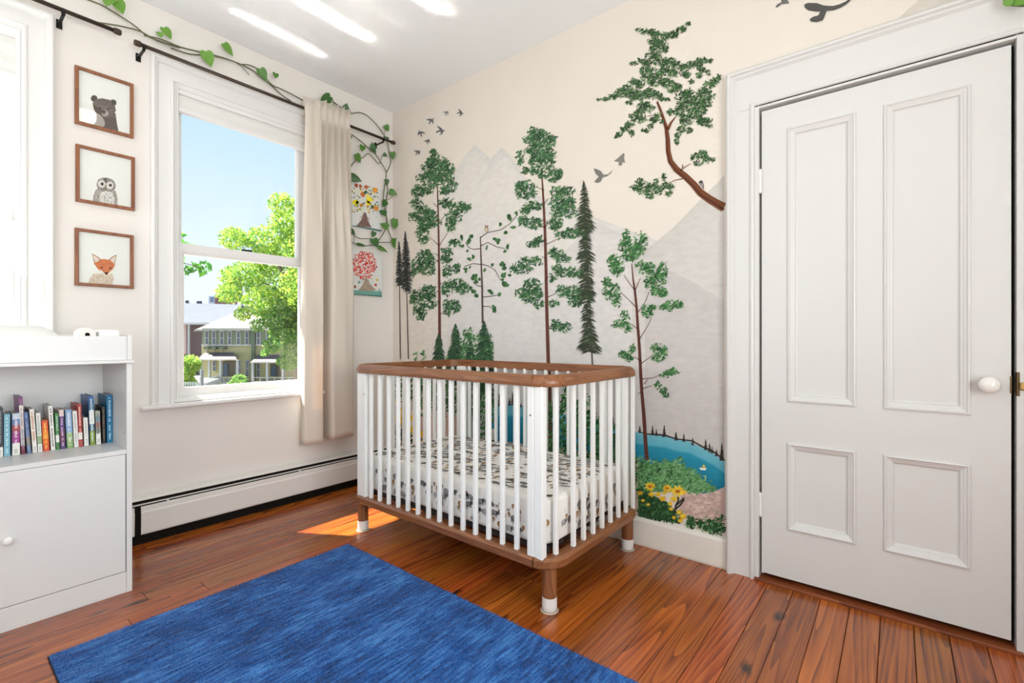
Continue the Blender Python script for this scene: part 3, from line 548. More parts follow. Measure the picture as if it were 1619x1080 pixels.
ow.blob(X_, Y_, 2.8, 5.6, (168, 138, 112), 0, 10, .05, 0); ow.blob(X_, Y_+1.5, 1.6, 3.4, (214, 196, 172), 0, 8, .05, .0002); ow.poly([(X_-2.6, Y_-4), (X_-2.4, Y_-7), (X_-.6, Y_-5)], (150, 118, 92)); ow.poly([(X_+2.6, Y_-4), (X_+2.4, Y_-7), (X_+.6, Y_-5)], (150, 118, 92))
for dx in (-1.1, 1.1): ow.blob(X_+dx, Y_-3, .7, .8, (50, 40, 36), 0, 8, 0, .0003)
mural('painted_bird', ow, 'tiny painted brown owl on a branch')
# leaning pine by the door
tg = Paint(Mp, .0026)
tg.stroke([z7(*p) for p in ((378, 510), (392, 545), (408, 590), (424, 640), (432, 700), (434, 760), (445, 810), (474, 850), (518, 884), (560, 925), (596, 968), (640, 1000), (680, 1024), (713, 1042))], [3, 4, 4.6, 6, 7, 7.4, 8.6, 10, 10.4, 11, 12, 12.6, 13.4, 14.4], (112, 66, 42))
tg.stroke([z7(*p) for p in ((382, 515), (404, 590), (424, 650), (430, 760), (442, 815), (474, 856), (516, 892), (560, 935), (600, 982), (650, 1012), (713, 1052))], [1, 1.2, 2, 2.4, 2.6, 2.8, 3, 3.2, 3.4, 3.6, 3.8], (84, 46, 32), .0001)
tg.stroke([z7(*p) for p in ((433, 650), (446, 620), (458, 604), (472, 586))], [5, 3.6, 2.4, 1.4], (112, 66, 42))
for p in ([(495, 858), (520, 838), (547, 822)], [(508, 898), (470, 905), (436, 922)], [(408, 590), (380, 575), (330, 585)], [(505, 845), (508, 825)]): tg.stroke([z7(*q) for q in p], [1.6, 1.1, .8][:len(p)], (104, 60, 42))
tg.foliage(z7, [(285, 152, 18, 9), (315, 160, 22, 13), (350, 165, 20, 18), (375, 175, 26, 18), (420, 182, 28, 18), (460, 175, 26, 18), (490, 155, 20, 15), (515, 145, 14, 16), (535, 115, 11, 14), (365, 210, 32, 20), (400, 220, 36, 22), (370, 245, 32, 18), (420, 250, 18, 14), (345, 280, 26, 18), (380, 278, 24, 18), (262, 320, 22, 9), (300, 308, 26, 13), (330, 318, 26, 14), (400, 315, 38, 22), (440, 312, 30, 22), (475, 330, 28, 18), (515, 345, 24, 22), (545, 325, 24, 18), (585, 318, 26, 20), (615, 305, 22, 16), (650, 305, 10, 9), (600, 350, 22, 14), (632, 368, 14, 14), (590, 378, 18, 14), (520, 375, 28, 16), (553, 410, 12, 12), (325, 360, 32, 26), (365, 370, 36, 26), (420, 360, 34, 24), (460, 370, 26, 18), (320, 395, 22, 14), (375, 410, 44, 24), (430, 415, 30, 24), (455, 440, 32, 24), (480, 440, 20, 20), (265, 410, 24, 18), (290, 425, 24, 18), (230, 445, 30, 20), (200, 465, 28, 20), (160, 485, 26, 16), (125, 495, 20, 11), (92, 502, 16, 7), (255, 475, 40, 28), (300, 480, 36, 26), (345, 470, 34, 26), (240, 515, 18, 12), (380, 480, 26, 20), (420, 500, 26, 9), (310, 525, 30, 16), (300, 555, 30, 18), (340, 545, 26, 18), (270, 590, 32, 22), (300, 600, 24, 18), (240, 625, 24, 16), (215, 650, 20, 14), (190, 675, 16, 10), (172, 690, 9, 6), (250, 670, 14, 14), (320, 655, 20, 12), (345, 635, 14, 12), (360, 600, 20, 16), (380, 580, 16, 14), (400, 610, 12, 10), (500, 480, 28, 26), (540, 470, 32, 20), (545, 500, 34, 26), (590, 500, 34, 26), (610, 460, 26, 24), (640, 430, 24, 20), (665, 410, 20, 16), (688, 388, 15, 10), (645, 480, 20, 24), (620, 520, 32, 22), (510, 530, 32, 24), (560, 545, 36, 26), (600, 555, 28, 20), (480, 560, 22, 18), (520, 580, 32, 20), (570, 590, 34, 20), (610, 610, 34, 18), (640, 605, 18, 13), (640, 630, 16, 9), (520, 615, 28, 18), (500, 650, 24, 16), (540, 655, 16, 12), (485, 680, 16, 16), (478, 712, 11, 14), (440, 565, 12, 16), (570, 790, 22, 20), (600, 780, 26, 18), (625, 800, 24, 16), (650, 800, 20, 9), (585, 820, 24, 12), (605, 765, 16, 9), (265, 945, 18, 18), (295, 920, 20, 26), (300, 955, 26, 18), (340, 940, 26, 20), (345, 985, 22, 14), (375, 915, 16, 16), (385, 955, 24, 20), (413, 890, 10, 20), (420, 930, 20, 14), (445, 940, 18, 14), (437, 970, 20, 12), (330, 965, 24, 16)], [(48, 74, 44), (62, 96, 58), (40, 60, 40), (78, 116, 70), (54, 84, 52)], 1.85, 1.2, (128, 152, 112))
mural('painted_tree', tg, 'painted leaning pine with a bent brown trunk by the door')
wp = Paint(Mp, .0036)
wp.poly([z7(590, 912), z7(600, 905), z7(608, 912), z7(612, 930), z7(614, 955), z7(606, 940), z7(596, 930)], (84, 78, 72)); wp.poly([z7(584, 920), z7(592, 912), z7(594, 918)], (60, 54, 50)); wp.poly([z7(600, 920), z7(606, 922), z7(608, 940), z7(602, 932)], (196, 190, 182), .0003)
mural('painted_bird', wp, 'tiny painted woodpecker on the bent trunk')
# flying birds
def bird(z, x, y, s, a, col, label, fl=1):
    P_ = Paint(Mp, .0024); ca, sa = math.cos(a), math.sin(a)
    def T(pts): return [z(x+(p*fl*ca-q*sa)*s, y+(p*fl*sa+q*ca)*s) for p, q in pts]
    P_.poly(T([(-1, .1), (-.6, -.14), (.3, -.16), (.75, -.05), (1.0, .03), (.7, .12), (.2, .2), (-.5, .18), (-1.05, .42)]), col)
    P_.poly(T([(-.15, -.1), (-.5, -.6), (-.75, -1.15), (-.2, -.85), (.25, -.45), (.4, -.1)]), col)
    P_.poly(T([(-.1, .12), (-.05, .5), (-.45, .95), (.2, .7), (.45, .3), (.4, .08)]), col)
    mural('painted_bird', P_, label)
GB = (112, 112, 112)
for x, y, s, a, f, lb in ((110, 124, 15, 1.0, -1, 'painted grey bird, lower left of the flock, wings raised'), (152, 76, 15, -.8, 1, 'painted grey bird climbing at the upper left of the flock'), (190, 115, 19, -.1, 1, 'largest painted grey bird of the corner flock'), (212, 45, 12, -.9, 1, 'palest painted bird, topmost of the flock'), (266, 46, 14, .1, 1, 'painted grey bird at the right end of the flock'), (139, 155, 12, -1.2, 1, 'small painted grey bird below the largest one'), (101, 198, 13, -.7, 1, 'lowest painted grey bird of the corner flock')):
    bird(z5, x, y, s, a, (150, 150, 148) if 'palest' in lb else GB, lb, f)
b1 = Paint(Mp, .0024)
for P2 in ([(390, 262), (402, 264), (418, 272), (428, 286), (446, 284), (464, 268), (458, 278), (442, 292), (424, 296), (418, 312), (404, 318), (392, 314), (402, 302), (410, 294), (398, 282)],): b1.poly([z6(*q) for q in P2], (120, 118, 112))
mural('painted_bird', b1, 'painted grey bird diving beside the fir top')
b1 = Paint(Mp, .0024); b1.poly([z6(*q) for q in ((468, 234), (486, 220), (504, 203), (510, 204), (508, 222), (512, 240), (502, 236), (498, 250), (486, 250), (488, 236), (478, 234))], (128, 126, 118)); mural('painted_bird', b1, 'small painted grey bird flying above the fir')
b1 = Paint(Mp, .0024); BB = (84, 82, 80)
b1.poly([zt(*q) for q in ((338, 28), (360, 18), (410, 19), (450, 33), (480, 36), (508, 36), (545, 26), (580, 10), (612, -12), (606, 8), (580, 30), (548, 48), (510, 62), (468, 66), (458, 92), (446, 120), (410, 131), (374, 126), (370, 112), (392, 98), (418, 92), (432, 70), (400, 68), (362, 62), (342, 46))], BB)
mural('painted_bird', b1, 'large painted dark bird above the door casing')
b1 = Paint(Mp, .0024); b1.poly([zt(*q) for q in ((200, -14), (245, -14), (242, 8), (252, 22), (224, 24), (205, 26), (180, 46), (170, 40), (182, 26), (206, 14))], (106, 104, 102)); mural('painted_bird', b1, 'painted dark bird cut off by the top of the photo')

# ================================================================== BASEBOARD HEATER
ht = thing('baseboard_heater', 'long white baseboard heater with dark slots under the window', 'heater')
HM = mat('heater_enamel', (230, 227, 222), .45, .5)
y0, y1 = -3.05, -.02
def hsec(name, m, pts, ya, yb, par=ht): 
    n = len(pts); vs = [(x, y, z) for y in (ya, yb) for x, z in pts]
    return MB().add(vs, [(k, (k+1) % n, n+(k+1) % n, n+k) for k in range(n)]+[tuple(range(n)), tuple(range(n, 2*n))]).build(name, m, par)
hsec('back_plate', HM, [(.001, .03), (.006, .03), (.006, .238), (.001, .238)], y0, y1)
hsec('top_cover', HM, [(.004, .240), (.006, .244), (.050, .236), (.058, .228), (.056, .225), (.048, .231), (.004, .236)], y0, y1)
hsec('slot_shade', DARK, [(.007, .05), (.052, .05), (.052, .222), (.007, .222)], y0, y1)  # near-black fill: shade inside the slots put into its colour
hsec('damper', HM, [(.052, .209), (.064, .2075), (.064, .2045), (.052, .2045)], y0, y1)
for ya, yb in ((-3.05, -1.642), (-1.615, -.02)):
    hsec('front_panel', HM, [(.056, .060), (.062, .052), (.066, .060), (.066, .085), (.070, .165), (.066, .172), (.066, .193), (.060, .197), (.056, .193)], ya, yb)
for yb in (-1.50, -.78): bx('damper_clip', HM, ht, .053, yb-.004, .194, .067, yb+.004, .209)
hsec('under_shade', DARK, [(.002, .0), (.045, .0), (.045, .045), (.002, .045)], y0, y1)  # near-black strip: shadow under the heater put into its colour
hsec('joint_shade', DARK, [(.054, .055), (.060, .055), (.060, .20), (.054, .20)], -1.642, -1.615)  # near-black strip: shade in the open panel joint put into its colour

# ================================================================== CRIB
crib = thing('baby_crib', 'white slatted crib with walnut rails standing by the mural', 'crib')
X0, X1, YF, YB, R_ = .735, 2.075, -.850, -.045, .105
def rpath(x0, y0, x1, y1, r, side, xs):   # U-shaped end from the front seam round to the back seam
    P_ = []; n = 10
    if side > 0:
        P_.append((xs, y0)); 
        for k in range(n+1): t = -pi/2+pi/2*k/n; P_.append((x1-r+r*math.cos(t), y0+r+r*math.sin(t)))
        for k in range(n+1): t = pi/2*k/n; P_.append((x1-r+r*math.cos(t), y1-r+r*math.sin(t)))
        P_.append((xs, y1))
    else:
        P_.append((xs, y1))
        for k in range(n+1): t = pi/2+pi/2*k/n; P_.append((x0+r+r*math.cos(t), y1-r+r*math.sin(t)))
        for k in range(n+1): t = pi+pi/2*k/n; P_.append((x0+r+r*math.cos(t), y0+r+r*math.sin(t)))
        P_.append((xs, y0))
    return P_
def rsec(w_, z0, z1, c):
    h = w_/2
    if w_ < .05: return [(-h, z0+.002), (-h+.003, z0), (h-.003, z0), (h, z0+.003), (h+.001, z0+.012), (h, z0+.023), (h-.003, z0+.029), (h-.009, z0+.038), (h-.017, z0+.044), (h-.024, z0+.046), (-h+.004, z0+.046), (-h, z0+.041)]
    return [(-h+c, z0), (h-c, z0), (h, z0+c), (h, z1-c*1.4), (h-c*1.4, z1), (-h+c*1.4, z1), (-h, z1-c*1.4), (-h, z0+c)]
RW, BW = .034, .062
XSL, XSR = .845, 1.980
for w_, z0, z1, nm_s, nm_e in ((RW, .872, .924, 'top_rail', 'end_rail'), (BW, .172, .214, 'base_rail', 'base_end')):
    i = w_/2; sec = rsec(w_, z0, z1, .007)
    for yy in (YF+i, YB-i): MB().sweep([(XSL+.0006, yy), (1.2, yy), (XSR-.0006, yy)][::1 if yy < -.4 else -1], sec).build(nm_s, CRIBX, crib)
    MB().sweep(rpath(X0+i, YF+i, X1-i, YB-i, R_-i, 1, XSR), sec).build(nm_e, CRIBY, crib)
    MB().sweep(rpath(X0+i, YF+i, X1-i, YB-i, R_-i, -1, XSL), sec).build(nm_e, CRIBY, crib)
SLAT = None
def slat(x, y, w_=.0185, ww=None):
    global SLAT
    if SLAT is None:
        SLAT = MB().box(-.0093, -.0093, .208, .0093, .0093, .878).build('slat', WHITE2, crib, bevel=.0035); o = SLAT
    else: o = SLAT.copy(); COL.objects.link(o)
    o.location = (x, y, 0); return o
for k in range(14):
    x = .901+.0757*k
    slat(x, -.822); slat(x, -.072)
for k in range(8):
    y = -.657+.0806*k
    slat(2.047, y); slat(.763, y)
for xx in (2.031, .779): slat(xx, -.762)
for ys in (-.822, -.072):
    for a, b in ((.845, .871), (1.949, 1.980)): bx('side_post', WHITE2, crib, a, ys-.018, .212, b, ys+.014, .876, bevel=.002)
    for a, b in ((.795, .8445), (1.9805, 2.020)): bx('end_post', WHITE2, crib, a, ys-.016, .208, b, ys+.016, .876, bevel=.004)
for x in (.865, 1.965):
    MB().lathe([(.004, 0), (.004, -.002), (.001, -.0022)], (x, -.840, .76), 'y', 10).build('bolt', mat('grey_bolt', (150, 148, 142), .4, metal=.5), crib)
for x in (.779, 2.021):
    for y in (-.790, -.100):
        lg = MB().lathe([(.0255, .045), (.0285, .055), (.0285, .172)], (x, y, 0), 'z', 28).build('leg', CRIBZ, crib, smooth=False)
        tag(MB().lathe([(.0215, .004), (.0265, .008), (.0292, .02), (.0292, .058)], (x, y, 0), 'z', 28).build('leg_cap', mat('white_cap', (228, 224, 220), .5), lg), 'white leg cap')
        MB().lathe([(.034, .0002), (.036, .003), (.030, .005), (.012, .0045)], (x, y, 0), 'z', 28).build('coaster', mat('clear_plastic', (190, 170, 150), .2, .7), lg)
sup = MB()
for k in range(12): sup.box(.80, YF+.09+k*.058, .225, 2.01, YF+.12+k*.058, .237)
sup.box(.80, YF+.066, .2155, 2.01, YF+.078, .2365).box(.80, YB-.078, .2155, 2.01, YB-.066, .2365)
sup.build('mattress_support', mat('support_metal', (46, 38, 34), .6), crib)
# mattress: its own thing
mt = thing('crib_mattress', 'white crib mattress in an animal print fitted sheet', 'mattress')
MX0, MX1, MY0, MY1, MZ0, MZ1 = .79, 2.018, -.797, -.098, .240, .425
bm = bmesh.new(); bmesh.ops.create_cube(bm, size=1)
for v in bm.verts: v.co = ((MX0+MX1)/2+v.co.x*(MX1-MX0), (MY0+MY1)/2+v.co.y*(MY1-MY0), (MZ0+MZ1)/2+v.co.z*(MZ1-MZ0))
ve = [e_ for e_ in bm.edges if abs(e_.verts[0].co.z-e_.verts[1].co.z) > .05]; bmesh.ops.bevel(bm, geom=ve, offset=.075, segments=7, affect='EDGES', profile=.5)
he = [e_ for e_ in bm.edges if e_.verts[0].co.z == e_.verts[1].co.z and e_.calc_face_angle(0) > .5]
bmesh.ops.bevel(bm, geom=he, offset=.022, segments=4, affect='EDGES', profile=.5)
me = bpy.data.meshes.new('fitted_sheet'); bm.to_mesh(me); bm.free(); me.polygons.foreach_set('use_smooth', [True]*len(me.polygons))
SHEET = mat('sheet_cotton', (238, 234, 228), .85, .2, bump=.35, bscale=22)
me.materials.append(SHEET); so = bpy.data.objects.new('fitted_sheet', me); COL.objects.link(so); so.parent = mt
pr = MB()
PG = [(150, 147, 146), (130, 128, 128), (172, 168, 166), (186, 180, 172)]
def motif(mapf, cx_, cy_, s, kind, a):
    ca, sa = math.cos(a), math.sin(a)
    def P(pts, col):
        pts = [(cx_+(p*ca-q*sa)*s, cy_+(p*sa+q*ca)*s) for p, q in pts]; pr.add([mapf(*p) for p in pts], [tuple(range(len(pts)))], srgb(*col))
    def E(x, y, rx, ry, col, n=10): P([(x+rx*math.cos(2*pi*k/n), y+ry*math.sin(2*pi*k/n)) for k in range(n)], col)
    if kind == 0:    # rhino / hippo
        c = random.choice(PG[:3]); E(0, 0, 1, .58, c, 14); E(1.0, .02, .5, .36, c); E(.85, .38, .16, .18, c)
        for x in (-.7, -.3, .35, .7): P([(x-.14, -.3), (x+.14, -.3), (x+.12, -.85), (x-.12, -.85)], c)
        P([(1.3, .1), (1.5, .5), (1.15, .25)], c); E(1.05, .12, .06, .06, (40, 38, 38), 6)
    elif kind == 1:  # lion
        c = (196, 160, 118); 
        for k in range(10): t = 2*pi*k/10; E(.5*math.cos(t), .5*math.sin(t), .22, .22, (158, 118, 78), 7)
        E(0, 0, .42, .42, c); E(-.15, .08, .05, .06, (50, 36, 28), 6); E(.15, .08, .05, .06, (50, 36, 28), 6); E(0, -.1, .09, .06, (60, 42, 32), 6)
        E(-.1, -.95, .4, .35, c); P([(.3, -.95), (.75, -.5), (.68, -.45), (.25, -.85)], c)
    elif kind == 2:  # giraffe / small deer
        c = (168, 150, 132); E(0, -.3, .5, .3, c); P([(.3, -.3), (.48, -.2), (.55, .7), (.38, .7)], c); E(.55, .75, .22, .13, c)
        for x in (-.38, -.2, .2, .36): P([(x-.05, -.4), (x+.05, -.4), (x+.04, -1.0), (x-.04, -1.0)], c)
    else:
        c = random.choice([(176, 186, 184), (190, 184, 172), (158, 166, 150)])
        for k in range(5): t = pi*k/4; P([(0, -.2), (.5*math.cos(t)-.05, .5*math.sin(t)), (.6*math.cos(t), .65*math.sin(t)), (.5*math.cos(t)+.05, .48*math.sin(t))], c)
def scatter(mapf, u0, v0, u1, v1, step, s, a0=0):
    v = v0+step*.45; row = 0
    while v < v1-step*.3:
        u = u0+step*(.5 if row % 2 else .9)
        while u < u1-step*.35:
            k = random.choices([0, 1, 2, 3], [5, 2, 1, 3])[0]
            motif(mapf, u+random.uniform(-.006, .006), v+random.uniform(-.006, .006), s*(.8 if k != 0 else 1)*random.uniform(.85, 1.1), k, a0+random.choice([0, 0, .3, -.3]))
            motif(mapf, u+step*.5, v+step*.3, s*.5, random.choice([3, 3, 1]), a0)
            u += step
        v += step*.72; row += 1
scatter(lambda u, v: (u, v, MZ1+.0007), MX0+.03, MY0+.03, MX1-.03, MY1-.03, .052, .024)
scatter(lambda u, v: (u, MY0-.0007, v), MX0+.08, MZ0+.015, MX1-.08, MZ1-.02, .053, .022)
scatter(lambda u, v: (MX1+.0007, u, v), MY0+.08, MZ0+.015, MY1-.08, MZ1-.02, .053, .022)
scatter(lambda u, v: (MX0-.0007, u, v), MY0+.08, MZ0+.015, MY1-.08, MZ1-.02, .053, .022)
for t0 in (pi*1.08, pi*1.58):   # rounded front corners
    ccx = MX0+.075 if t0 < 4 else MX1-.075
    scatter(lambda u, v, c=ccx, t=t0: (c+.0758*math.cos(t+u/.075), MY0+.075+.0758*math.sin(t+u/.075), v), 0, MZ0+.015, .075*1.3, MZ1-.02, .07, .024)
po = pr.build('animal_print', ART, mt, norm=False); tag(po, 'grey and brown animal print', kind='stuff')

# ================================================================== RUG
rug = thing('area_rug', 'blue low pile rug lying on the wooden floor', 'rug')
ux0, ux1, uy0, uy1 = .885, 2.68, -2.06, -.95
m = bpy.data.materials.new('rug_wool'); N, L, P = nodes(m)
t = N.new('ShaderNodeTexCoord'); mp = N.new('ShaderNodeMapping'); mp.inputs['Scale'].default_value = (1, .13, 1); L.new(t.outputs['Object'], mp.inputs[0])
n1 = N.new('ShaderNodeTexNoise'); n1.inputs['Scale'].default_value = 95; n1.inputs['Detail'].default_value = 5; L.new(mp.outputs[0], n1.inputs['Vector'])
mp2 = N.new('ShaderNodeMapping'); mp2.inputs['Scale'].default_value = (1, .5, 1); L.new(t.outputs['Object'], mp2.inputs[0])
n2 = N.new('ShaderNodeTexNoise'); n2.inputs['Scale'].default_value = 7; n2.inputs['Detail'].default_value = 6; L.new(mp2.outputs[0], n2.inputs['Vector'])
mxn = N.new('ShaderNodeMath'); mxn.operation = 'MULTIPLY_ADD'; mxn.inputs[1].default_value = .62; L.new(n1.outputs['Fac'], mxn.inputs[0])
m3 = N.new('ShaderNodeMath'); m3.operation = 'MULTIPLY'; m3.inputs[1].default_value = .38; L.new(n2.outputs['Fac'], m3.inputs[0]); L.new(m3.outputs[0], mxn.inputs[2])
r = N.new('ShaderNodeValToRGB'); L.new(mxn.outputs[0], r.inputs[0]); E_ = r.color_ramp.elements
E_[0].position = .36; E_[0].color = (*srgb(10, 48, 98), 1); E_[1].position = .66; E_[1].color = (*srgb(74, 138, 204), 1); q_ = E_.new(.5); q_.color = (*srgb(22, 84, 154), 1)
L.new(r.outputs[0], P.inputs['Base Color']); P.inputs['Roughness'].default_value = .9; P.inputs['Sheen Weight'].default_value = .25; P.inputs['Sheen Roughness'].default_value = .5; P.inputs['Specular IOR Level'].default_value = .15
RUGM = m
nx, ny = 300, 190
xs = np.linspace(ux0, ux1, nx); ys = np.linspace(uy0, uy1, ny); GX, GY = np.meshgrid(xs, ys, indexing='ij')
hh = .0085+rng.normal(0, .0006, GX.shape)+.0006*np.sin(GX*31+GY*4)*np.sin(GY*9)
ed = np.minimum(np.minimum(GX-ux0, ux1-GX), np.minimum(GY-uy0, uy1-GY)); hh = np.where(ed < .004, .004, hh)
V = np.stack([GX, GY, hh], -1).reshape(-1, 3)
idx = np.arange(nx*ny).reshape(nx, ny); Fq = np.stack([idx[:-1, :-1], idx[1:, :-1], idx[1:, 1:], idx[:-1, 1:]], -1).reshape(-1, 4)
def npmesh(name, V, Fq, m, parent):
    me = bpy.data.meshes.new(name); k = Fq.shape[1]
    me.vertices.add(len(V)); me.vertices.foreach_set('co', V.astype(np.float32).ravel())
    me.loops.add(Fq.size); me.loops.foreach_set('vertex_index', Fq.astype(np.int32).ravel())
    me.polygons.add(len(Fq)); me.polygons.foreach_set('loop_start', np.arange(0, Fq.size, k, dtype=np.int32))
    me.update(calc_edges=True); me.materials.append(m); o = bpy.data.objects.new(name, me); COL.objects.link(o)
    if parent: o.parent = parent
    return o
o = npmesh('field', V, Fq, RUGM, rug); o.data.polygons.foreach_set('use_smooth', [True]*len(o.data.polygons))
bx('backing', mat('rug_edge', (20, 34, 62), .9), rug, ux0-.002, uy0-.002, .0005, ux1+.002, uy1+.002, .0055, bevel=.002)
NB = 130000
bxp = rng.uniform(ux0+.002, ux1-.002, NB); byp = rng.uniform(uy0+.002, uy1-.002, NB)
an = rng.uniform(0, 2*pi, NB); wd = rng.uniform(.0007, .0014, NB); ln = rng.uniform(.003, .0055, NB)
lx = rng.normal(-.0012, .0014, NB); ly = rng.normal(.0035, .002, NB)
v0 = np.stack([bxp-wd*np.cos(an), byp-wd*np.sin(an), np.full(NB, .0078)], -1); v1 = np.stack([bxp+wd*np.cos(an), byp+wd*np.sin(an), np.full(NB, .0078)], -1); v2 = np.stack([bxp+lx, byp+ly, .0082+ln], -1)
Vb = np.stack([v0, v1, v2], 1).reshape(-1, 3); o = npmesh('pile', Vb, np.arange(NB*3).reshape(-1, 3), RUGM, rug); tag(o, kind='stuff')

# ================================================================== CHANGING TABLE / BOOKCASE
cab = thing('changing_table', 'white laminate changing table with an open book shelf and cupboard', 'cabinet')
FX, BXX, YR, YL = .573, .09, -1.766, -2.74
bx('side_panel', WHITE, cab, BXX, YR-.019, 0, FX, YR, .955, bevel=.001)
bx('side_panel', WHITE, cab, BXX, YL, 0, FX, YL+.019, .955, bevel=.001)
bx('back_panel', WHITE, cab, .165, YL+.0195, .05, .170, YR-.0195, .95)
bx('shelf', WHITE, cab, .171, YL+.0195, .577, FX-.002, YR-.0195, .595, bevel=.0012)
bx('bottom_shelf', WHITE, cab, .171, YL+.0195, .07, FX-.02, YR-.0195, .088)
bx('plinth', WHITE, cab, FX-.019, YL+.0195, 0, FX-.001, YR-.0195, .0865, bevel=.0012)
for a, b, ky in ((-2.2195, YR-.022, -2.15), (YL+.022, -2.2225, -2.29)):
    d = bx('door', WHITE, cab, FX-.018, a, .0895, FX, b, .5755, bevel=.0015)
    MB().lathe([(.007, .0), (.007, .010), (.013, .014), (.0155, .020), (.014, .026), (.007, .030), (.001, .031)], (FX, ky+.022, .331), 'x', 20).build('knob', WHITE2, d, smooth=True)
bx('tray_lip', WHITE, cab, BXX-.01, YL-.006, .9555, FX+.014, YR+.006, .968, bevel=.002)
bx('tray_side', WHITE, cab, BXX, YR-.017, .9685, FX+.004, YR, 1.072, bevel=.002); bx('tray_side', WHITE, cab, BXX, YL, .9685, FX+.004, YL+.017, 1.072, bevel=.002)
bx('tray_front', WHITE, cab, FX-.014, YL+.0175, .9685, FX+.002, YR-.0175, 1.068, bevel=.002); bx('tray_back', WHITE, cab, BXX, YL+.0175, .9685, BXX+.016, YR-.0175, 1.075, bevel=.002)
bx('tray_floor', WHITE, cab, BXX+.0165, YL+.0175, .9685, FX-.0145, YR-.0175, .974)
for z in (.93, .66): MB().lathe([(.003, 0), (.003, -.002), (.001, -.0021)], (.535, YR-.0192, z), 'y', 10).build('cam_cover', mat('cam_grey', (150, 150, 150)), cab)
# changing pad etc.
pad = thing('changing_pad', 'white contoured changing pad on top of the changing table', 'pad')
ns = 24; vs = []; ya, yb = -2.70, -1.94
for i in range(ns+1):
    f = i/ns; y = ya+(yb-ya)*f; e_ = min(1, min(f, 1-f)*9); e_ = math.sqrt(e_)
    for k in range(17):
        g = k/16; x = .125+.42*g; up = .035+.055*abs(2*g-1)**1.6
        vs.append((x, y, .9755+.006+(up+.045)*max(.15, e_)*(1 if 0 < k < 16 else .35)))
fs = [(i*17+k, i*17+k+1, (i+1)*17+k+1, (i+1)*17+k) for i in range(ns) for k in range(16)]
nb = len(vs)
vs2 = [(v[0], v[1], .9752) for v in vs]; per = [k for k in range(17)]+[i*17+16 for i in range(1, ns+1)]+[ns*17+k for k in range(15, -1, -1)]+[i*17 for i in range(ns-1, 0, -1)]
fs += [(per[i], per[(i+1) % len(per)], nb+per[(i+1) % len(per)], nb+per[i]) for i in range(len(per))]
MB().add(vs+vs2, fs).build('cover', mat('pad_cotton', (238, 236, 233), .8, .2, bump=.1, bscale=60), pad, smooth=True)
tw_ = thing('folded_towel', 'folded white towel lying flat at the right end of the table top', 'towel')
for k in range(4): bx('fold', mat('roll_cloth', (236, 232, 226), .9, .1, bump=.2, bscale=200), tw_, .30, -1.934, .9746+k*.0178, .553-k*.002, -1.792, .9746+k*.0178+.0172, bevel=.006, seg=3)
rl = thing('gauze_roll', 'white rolled cloth between the changing pad and the white packet', 'cloth roll')
MB().lathe([(.008, 0), (.026, 0), (.0275, .002), (.0275, .098), (.026, .1), (.008, .1)], (.44, -1.903, 1.0735), 'x', 28).build('roll', mat('roll_cloth', (236, 232, 226)), rl, smooth=False)
MB().lathe([(.0078, .02), (.0078, .1005)], (.44, -1.903, 1.0735), 'x', 16).build('core', DARK, rl)
wpk = thing('wipes_pack', 'small white packet lying on the folded towel', 'packet')
bx('wrapper', mat('plastic_wrap', (240, 239, 237), .3), wpk, .40, -1.868, 1.0462, .545, -1.798, 1.094, bevel=.010, seg=3)
bx('flap', mat('flap', (228, 228, 228), .3), wpk, .44, -1.850, 1.0935, .51, -1.815, 1.0955, bevel=.001)

